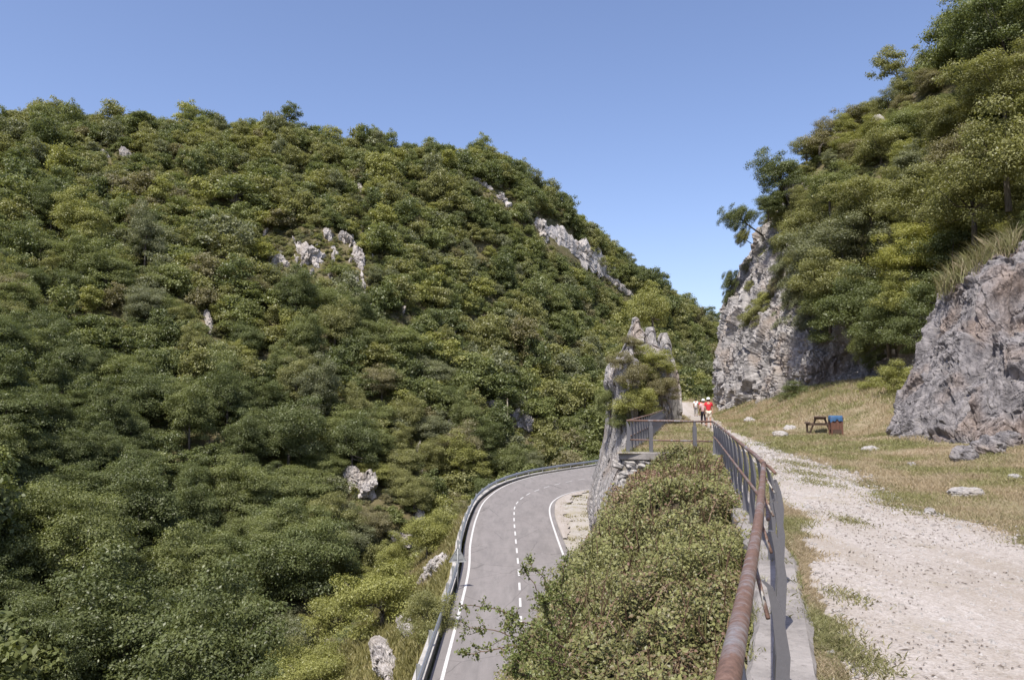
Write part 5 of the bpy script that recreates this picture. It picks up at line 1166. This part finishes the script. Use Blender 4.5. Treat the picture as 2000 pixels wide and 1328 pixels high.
# roadside bits
g0 = G(1108, 1088, zr)
b = MB()
for i in range(9):
    b.box((4.15 + .05 * i + random.uniform(-.05, .05), 41.5 + i * 1.0, zr + .05 + random.uniform(-.04, .04)), (.42, .96, .34), Matrix.Rotation(random.uniform(-.1, .1), 3, 'Z'))
o = b.build('stone_kerb', M_kerb, bevel=.05); tag(o, 'broken pale kerb stones along the inner road edge under the brambles', 'kerb')
vq, vs2 = resample(rows[:, 6], .25); sel = (vq[:, 1] > 57) & (vq[:, 1] < 96); vq = vq[sel]; tq = np.gradient(vq, axis=0); tq[:, 2] = 0; tq /= np.linalg.norm(tq, axis=1, keepdims=True); nq = np.stack([tq[:, 1], -tq[:, 0], tq[:, 2]], 1)
wq = np.sin(np.linspace(.12, math.pi - .1, len(vq))) ** .6 * (1.25 + .8 * fbm(vq * .5, 3, 3) + .3 * fbm(vq * 3, 2, 4))
gutter = np.stack([vq + nq * .02 + up_ * .02, vq + nq * (wq * .5)[:, None] + up_ * .05, vq + nq * wq[:, None] + up_ * .02], 1)
tag(obj('gutter', mesh('gutter', gutter.reshape(-1, 3), grid_faces(len(vq), 3), mat=M_gravel)), kind='structure')
c = P(1133, 1103, 44); dl = thing('marker_plate', 'small pale blue marker plate at the inner roadside under the brambles', 'marker', (c.x, c.y, zr - .1))
b = MB(); b.tube([(0, 0, 0), (0, 0, c.z - zr + .1)], .02, 6); b.build('pole', M_galv_b, dl); b = MB(); b.box((0, -.03, c.z - zr + .1), (.34, .02, .3), Matrix.Rotation(R(12), 3, 'Z')); b.build('plate', plain('pale blue plate', (.34, .42, .5), .4), dl, bevel=.005)
h_, _ = hit(991, 858); pl = thing('wooden_pole', 'slim wooden pole standing among bushes across the valley', 'pole', (h_.x, h_.y, h_.z - .5))
b = MB(); b.tube([(0, 0, 0), (.05, 0, 4), (0, 0, 8.2)], .16, 8, .11); b.build('shaft', M_wood_p, pl, True); b = MB(); b.tube([(0, 0, 8.15), (0, 0, 8.3)], .14, 8, .06); b.build('cap', M_wood_d, pl)

# ------------------------------------------------------------------ litter bin and picnic table
bp_ = gp_(1633, 852); bz0 = float(ground_z(bp_.x, bp_.y)); bn = thing('litter_bin', 'reddish wooden litter bin with a blue plastic liner folded over its rim', 'litter bin', (bp_.x, bp_.y, bz0), R(-6)); bn.scale = (.86, .86, 1.16)
for sx in (-.26, .26):
    for sy in (-.2, .2):
        b = MB(); b.box((sx, sy, .36), (.08, .08, .78)); b.build('leg', M_wood_r, bn, bevel=.008)
b = MB()
for k in range(4): b.box((-.165 + k * .11, -.2, .48), (.1, .03, .42))
for k in range(4): b.box((-.165 + k * .11, .2, .48), (.1, .03, .42))
for k in range(3):
    b.box((-.26, -.1 + k * .1, .48), (.03, .095, .42)); b.box((.26, -.1 + k * .1, .48), (.03, .095, .42))
b.build('slat_panel', M_wood_r, bn)
b = MB(); b.box((0, -.215, .20), (.46, .03, .13)); b.box((0, .215, .20), (.46, .03, .13)); b.box((0, 0, .19), (.48, .38, .03)); b.build('bottom_board', M_wood_d, bn)
# liner: folded skirt round the rim
nn_ = 48; V = []; Fc = []
for k in range(nn_):
    a = 2 * math.pi * k / nn_; ca, sa = math.cos(a), math.sin(a); q = (abs(ca) ** 7 + abs(sa) ** 7) ** (-1 / 7)
    wv = math.sin(a * 9) * .012 + math.sin(a * 5 + 1) * .01; lo = .60 + .04 * math.sin(a * 4 + 1.5) + .03 * math.sin(a * 11)
    for s_, z in ((.88, .55), (.93, .77), (1.0, .80), (1.08, .77), (1.13 + wv, .68), (1.12 + wv * 2, lo)): V.append((ca * q * .29 * s_, sa * q * .235 * s_, z))
V2 = np.array(V); obj('liner', mesh('liner', V2, grid_faces(nn_ + 1, 6)[:nn_ * 5 - 0] % (nn_ * 6), mat=M_bag, smooth=True), bn)
b = MB(); b.box((0, 0, .55), (.46, .36, .01)); b.build('bin_content', M_bag, bn)
pt_ = gp_(1600, 845); for_z = float(ground_z(pt_.x + .8, pt_.y + 1.5)); pn = thing('picnic_table', 'dark wooden picnic table with side benches behind the litter bin', 'picnic table', (pt_.x + .42, pt_.y + .9, for_z), R(-22)); pn.scale = (.74, .8, .95)
b = MB()
for k in range(4): b.box((-.285 + k * .19, 0, .73), (.18, 1.9, .045))
b.build('tabletop', M_wood_d, pn, bevel=.005)
for sx in (-.78, .78):
    b = MB(); b.box((sx - .075, 0, .43), (.14, 1.9, .045)); b.box((sx + .075, 0, .43), (.14, 1.9, .045)); b.build('bench', M_wood_d, pn, bevel=.005)
for sy in (-.7, .7):
    b = MB(); b.box((0, sy, .36), (1.75, .05, .09)); b.box((0, sy, .66), (.72, .05, .09)); b.build('crossbeam', M_wood_d, pn)
    for sx in (-1, 1):
        b = MB(); b.tube([(sx * .62, sy + .04, -.05), (sx * .24, sy + .04, .70)], .055, 4); b.build('leg', M_wood_d, pn)
        b = MB(); b.box((sx * .8, sy + .04, .17), (.09, .06, .44)); b.build('bench_leg', M_wood_d, pn)

# ------------------------------------------------------------------ people
M_skin = plain('skin', (.48, .27, .19), .6); M_hair = plain('dark hair', (.03, .022, .018), .7)
def cloth(n, c): return plain(n, c, .9, 0, 14, .12, .4, .01)
def skin_obj(name, verts, edges, radii, mat, parent, sub=2, root=0):
    me = bpy.data.meshes.new(name); me.from_pydata([tuple(v) for v in verts], edges, []); me.materials.append(mat)
    o = obj(name, me, parent); sm = o.modifiers.new('skin', 'SKIN'); sm.use_smooth_shade = True
    for k, r_ in enumerate(radii): me.skin_vertices[0].data[k].radius = (r_, r_) if not hasattr(r_, '__len__') else r_
    me.skin_vertices[0].data[root].use_root = True
    ss = o.modifiers.new('sub', 'SUBSURF'); ss.levels = sub; ss.render_levels = sub; return o
def person(base, hgt, yaw, label, shirt, shorts, cap=None, long_=False, stride=.16, arm=.1, shoe=(.05, .05, .06)):
    k = hgt / 1.75; t = thing('person', label, 'person', base, yaw); t.scale = (k, k, k)
    S = stride
    J = {'pel': (0, 0, .96), 'sp': (0, .01, 1.15), 'ch': (0, 0, 1.34), 'nk': (0, .01, 1.49), 'hd': (0, .02, 1.60), 'ht': (0, .02, 1.69),
         'hl': (-.09, 0, .90), 'kl': (-.10, S * .55 + .03, .50), 'al': (-.10, S, .09), 'tl': (-.11, S + .13, .035), 'hr': (.09, 0, .90), 'kr': (.10, -S * .2 + .03, .50), 'ar': (.10, -S, .11), 'tr': (.11, -S + .13, .035),
         'sl': (-.17, 0, 1.42), 'el': (-.235, -.03 - arm * .3, 1.14), 'wl': (-.23, arm + .06, .91), 'sr': (.17, 0, 1.42), 'er': (.235, .02 + arm * .3, 1.14), 'wr': (.24, .12 - arm, .91)}
    names = list(J); id_ = {n: i for i, n in enumerate(names)}
    E = [('pel', 'sp'), ('sp', 'ch'), ('ch', 'nk'), ('nk', 'hd'), ('hd', 'ht'), ('pel', 'hl'), ('hl', 'kl'), ('kl', 'al'), ('al', 'tl'), ('pel', 'hr'), ('hr', 'kr'), ('kr', 'ar'), ('ar', 'tr'), ('ch', 'sl'), ('sl', 'el'), ('el', 'wl'), ('ch', 'sr'), ('sr', 'er'), ('er', 'wr')]
    rad = dict(pel=(.13, .10), sp=(.125, .095), ch=(.15, .10), nk=.052, hd=.088, ht=.075, hl=.085, kl=.056, al=.036, tl=.032, hr=.085, kr=.056, ar=.036, tr=.032, sl=.055, el=.039, wl=.027, sr=.055, er=.039, wr=.027)
    verts = [J[n] for n in names]; edges = [(id_[a], id_[b_]) for a, b_ in E]; rd = [rad[n] for n in names]
    for w_ in ('wl', 'wr'):       # hand: palm, four fingers, thumb
        sgn = -1 if w_ == 'wl' else 1; wv = Vector(J[w_]); pi = len(verts); verts.append(wv + Vector((0, .01, -.06))); edges.append((id_[w_], pi)); rd.append((.03, .016))
        for q in range(4):
            a0 = wv + Vector((0, -.022 + q * .017, -.10)); a1 = a0 + Vector((-sgn * .012, .006, -.035 - .006 * (q in (1, 2)))); i0 = len(verts); verts += [a0, a1]; rd += [.009, .007]; edges += [(pi, i0), (i0, i0 + 1)]
        i0 = len(verts); verts += [wv + Vector((-sgn * .01, .045, -.07)), wv + Vector((-sgn * .018, .058, -.10))]; rd += [.010, .008]; edges += [(pi, i0), (i0, i0 + 1)]
    skin_obj('body', verts, edges, rd, M_skin, t, 1)
    f_ = lambda L_: [Vector(J[n]) for n in L_]
    up = lambda a, b_, u: Vector(J[a]).lerp(Vector(J[b_]), u)
    V_ = [Vector((0, 0, .93)), Vector(J['sp']), Vector(J['ch']), Vector((0, .01, 1.45)), Vector(J['sl']), up('sl', 'el', .62), Vector(J['sr']), up('sr', 'er', .62)]
    skin_obj('shirt', V_, [(0, 1), (1, 2), (2, 3), (2, 4), (4, 5), (2, 6), (6, 7)], [(.155, .12), (.15, .115), (.172, .122), .075, .078, .07, .078, .07], shirt, t)
    e = .97 if long_ else .0
    if long_: V_ = [Vector(J['pel']), Vector(J['hl']), Vector(J['kl']), up('kl', 'al', .85), Vector(J['hr']), Vector(J['kr']), up('kr', 'ar', .85)]; Ed = [(0, 1), (1, 2), (2, 3), (0, 4), (4, 5), (5, 6)]; Rd = [(.145, .115), .105, .078, .062, .105, .078, .062]
    else: V_ = [Vector(J['pel']), Vector(J['hl']), up('hl', 'kl', .85), Vector(J['hr']), up('hr', 'kr', .85)]; Ed = [(0, 1), (1, 2), (0, 3), (3, 4)]; Rd = [(.145, .118), .108, .088, .108, .088]
    skin_obj('trousers' if long_ else 'shorts', V_, Ed, Rd, shorts, t)
    sm = plain('shoe', shoe, .7)
    for a, b_ in (('al', 'tl'), ('ar', 'tr')):
        p, q = Vector(J[a]), Vector(J[b_]); skin_obj('shoe', [p + Vector((0, -.05, -.045)), p + Vector((0, .03, -.035)), q + Vector((0, .02, 0))], [(0, 1), (1, 2)], [.043, .05, .036], sm, t)
    hd = Vector(J['hd'])
    def dome(nm, mat, r_, z0, cz, brim=False):
        th = np.linspace(0, 2 * np.pi, 20, endpoint=False); ph = np.linspace(z0, 1.5, 9); T_, Ph = np.meshgrid(th, ph)
        g = np.stack([np.cos(T_) * np.cos(Ph) * r_ * .92, np.sin(T_) * np.cos(Ph) * r_ * 1.08, np.sin(Ph) * r_], -1).reshape(-1, 3) + np.array([hd.x, hd.y, hd.z + cz])
        v, f = list(map(tuple, g)), [tuple(q[::-1]) for q in grid_faces(9, 20, True).tolist()]
        m = MB(); m.add(v, f)
        if brim: m.add([(hd.x + x * .08, hd.y + .08 + y, hd.z + cz + .005 - y * .15) for x, y in ((-1, 0), (1, 0), (.8, .09), (0, .12), (-.8, .09))], [(0, 1, 2, 3, 4)])
        m.build(nm, mat, t, True)
    dome('hair', M_hair, .108, -.7 if cap is None else -.75, .035)
    if cap: dome('cap', cap, .125, -.05, .06, True)
    b = MB()
    for sx in (-.035, .035): b.box((hd.x + sx, hd.y + .088, hd.z + .03), (.022, .012, .01))
    b.build('eyes', M_hair, t); b = MB(); b.tube([(hd.x, hd.y + .085, hd.z + .03), (hd.x, hd.y + .11, hd.z - .005)], .008, 5, .014); b.build('nose', M_skin, t)
    return t
red = cloth('red cotton', (.60, .035, .05)); white = cloth('white cotton', (.80, .80, .80)); cream = cloth('cream cotton', (.74, .64, .50)); black = cloth('black cotton', (.03, .025, .035)); grey = cloth('grey cotton', (.30, .28, .27)); pink = cloth('pale pink cotton', (.62, .40, .40))
person(gp_(1384.5, 835), 1.74, R(-10), 'person in a red shirt, cream shorts and white cap walking nearest on the path', red, cream, white, False, .12, .1)
q = gp_(1379, 833); person((q.x - .02, q.y + .5, q.z), 1.66, R(-8), 'person in a pale shirt and white cap half hidden beside the red shirted walker', pink, black, white, True, .18, .12)
person(gp_(1368.5, 812.5), 1.58, R(-12), 'person in a red shirt and black shorts walking ahead on the path', red, black, None, False, .2, .1)
person(gp_(1359.5, 813), 1.72, R(-12), 'person in a white shirt and grey trousers walking furthest left on the path', white, grey, None, True, .15, .06)
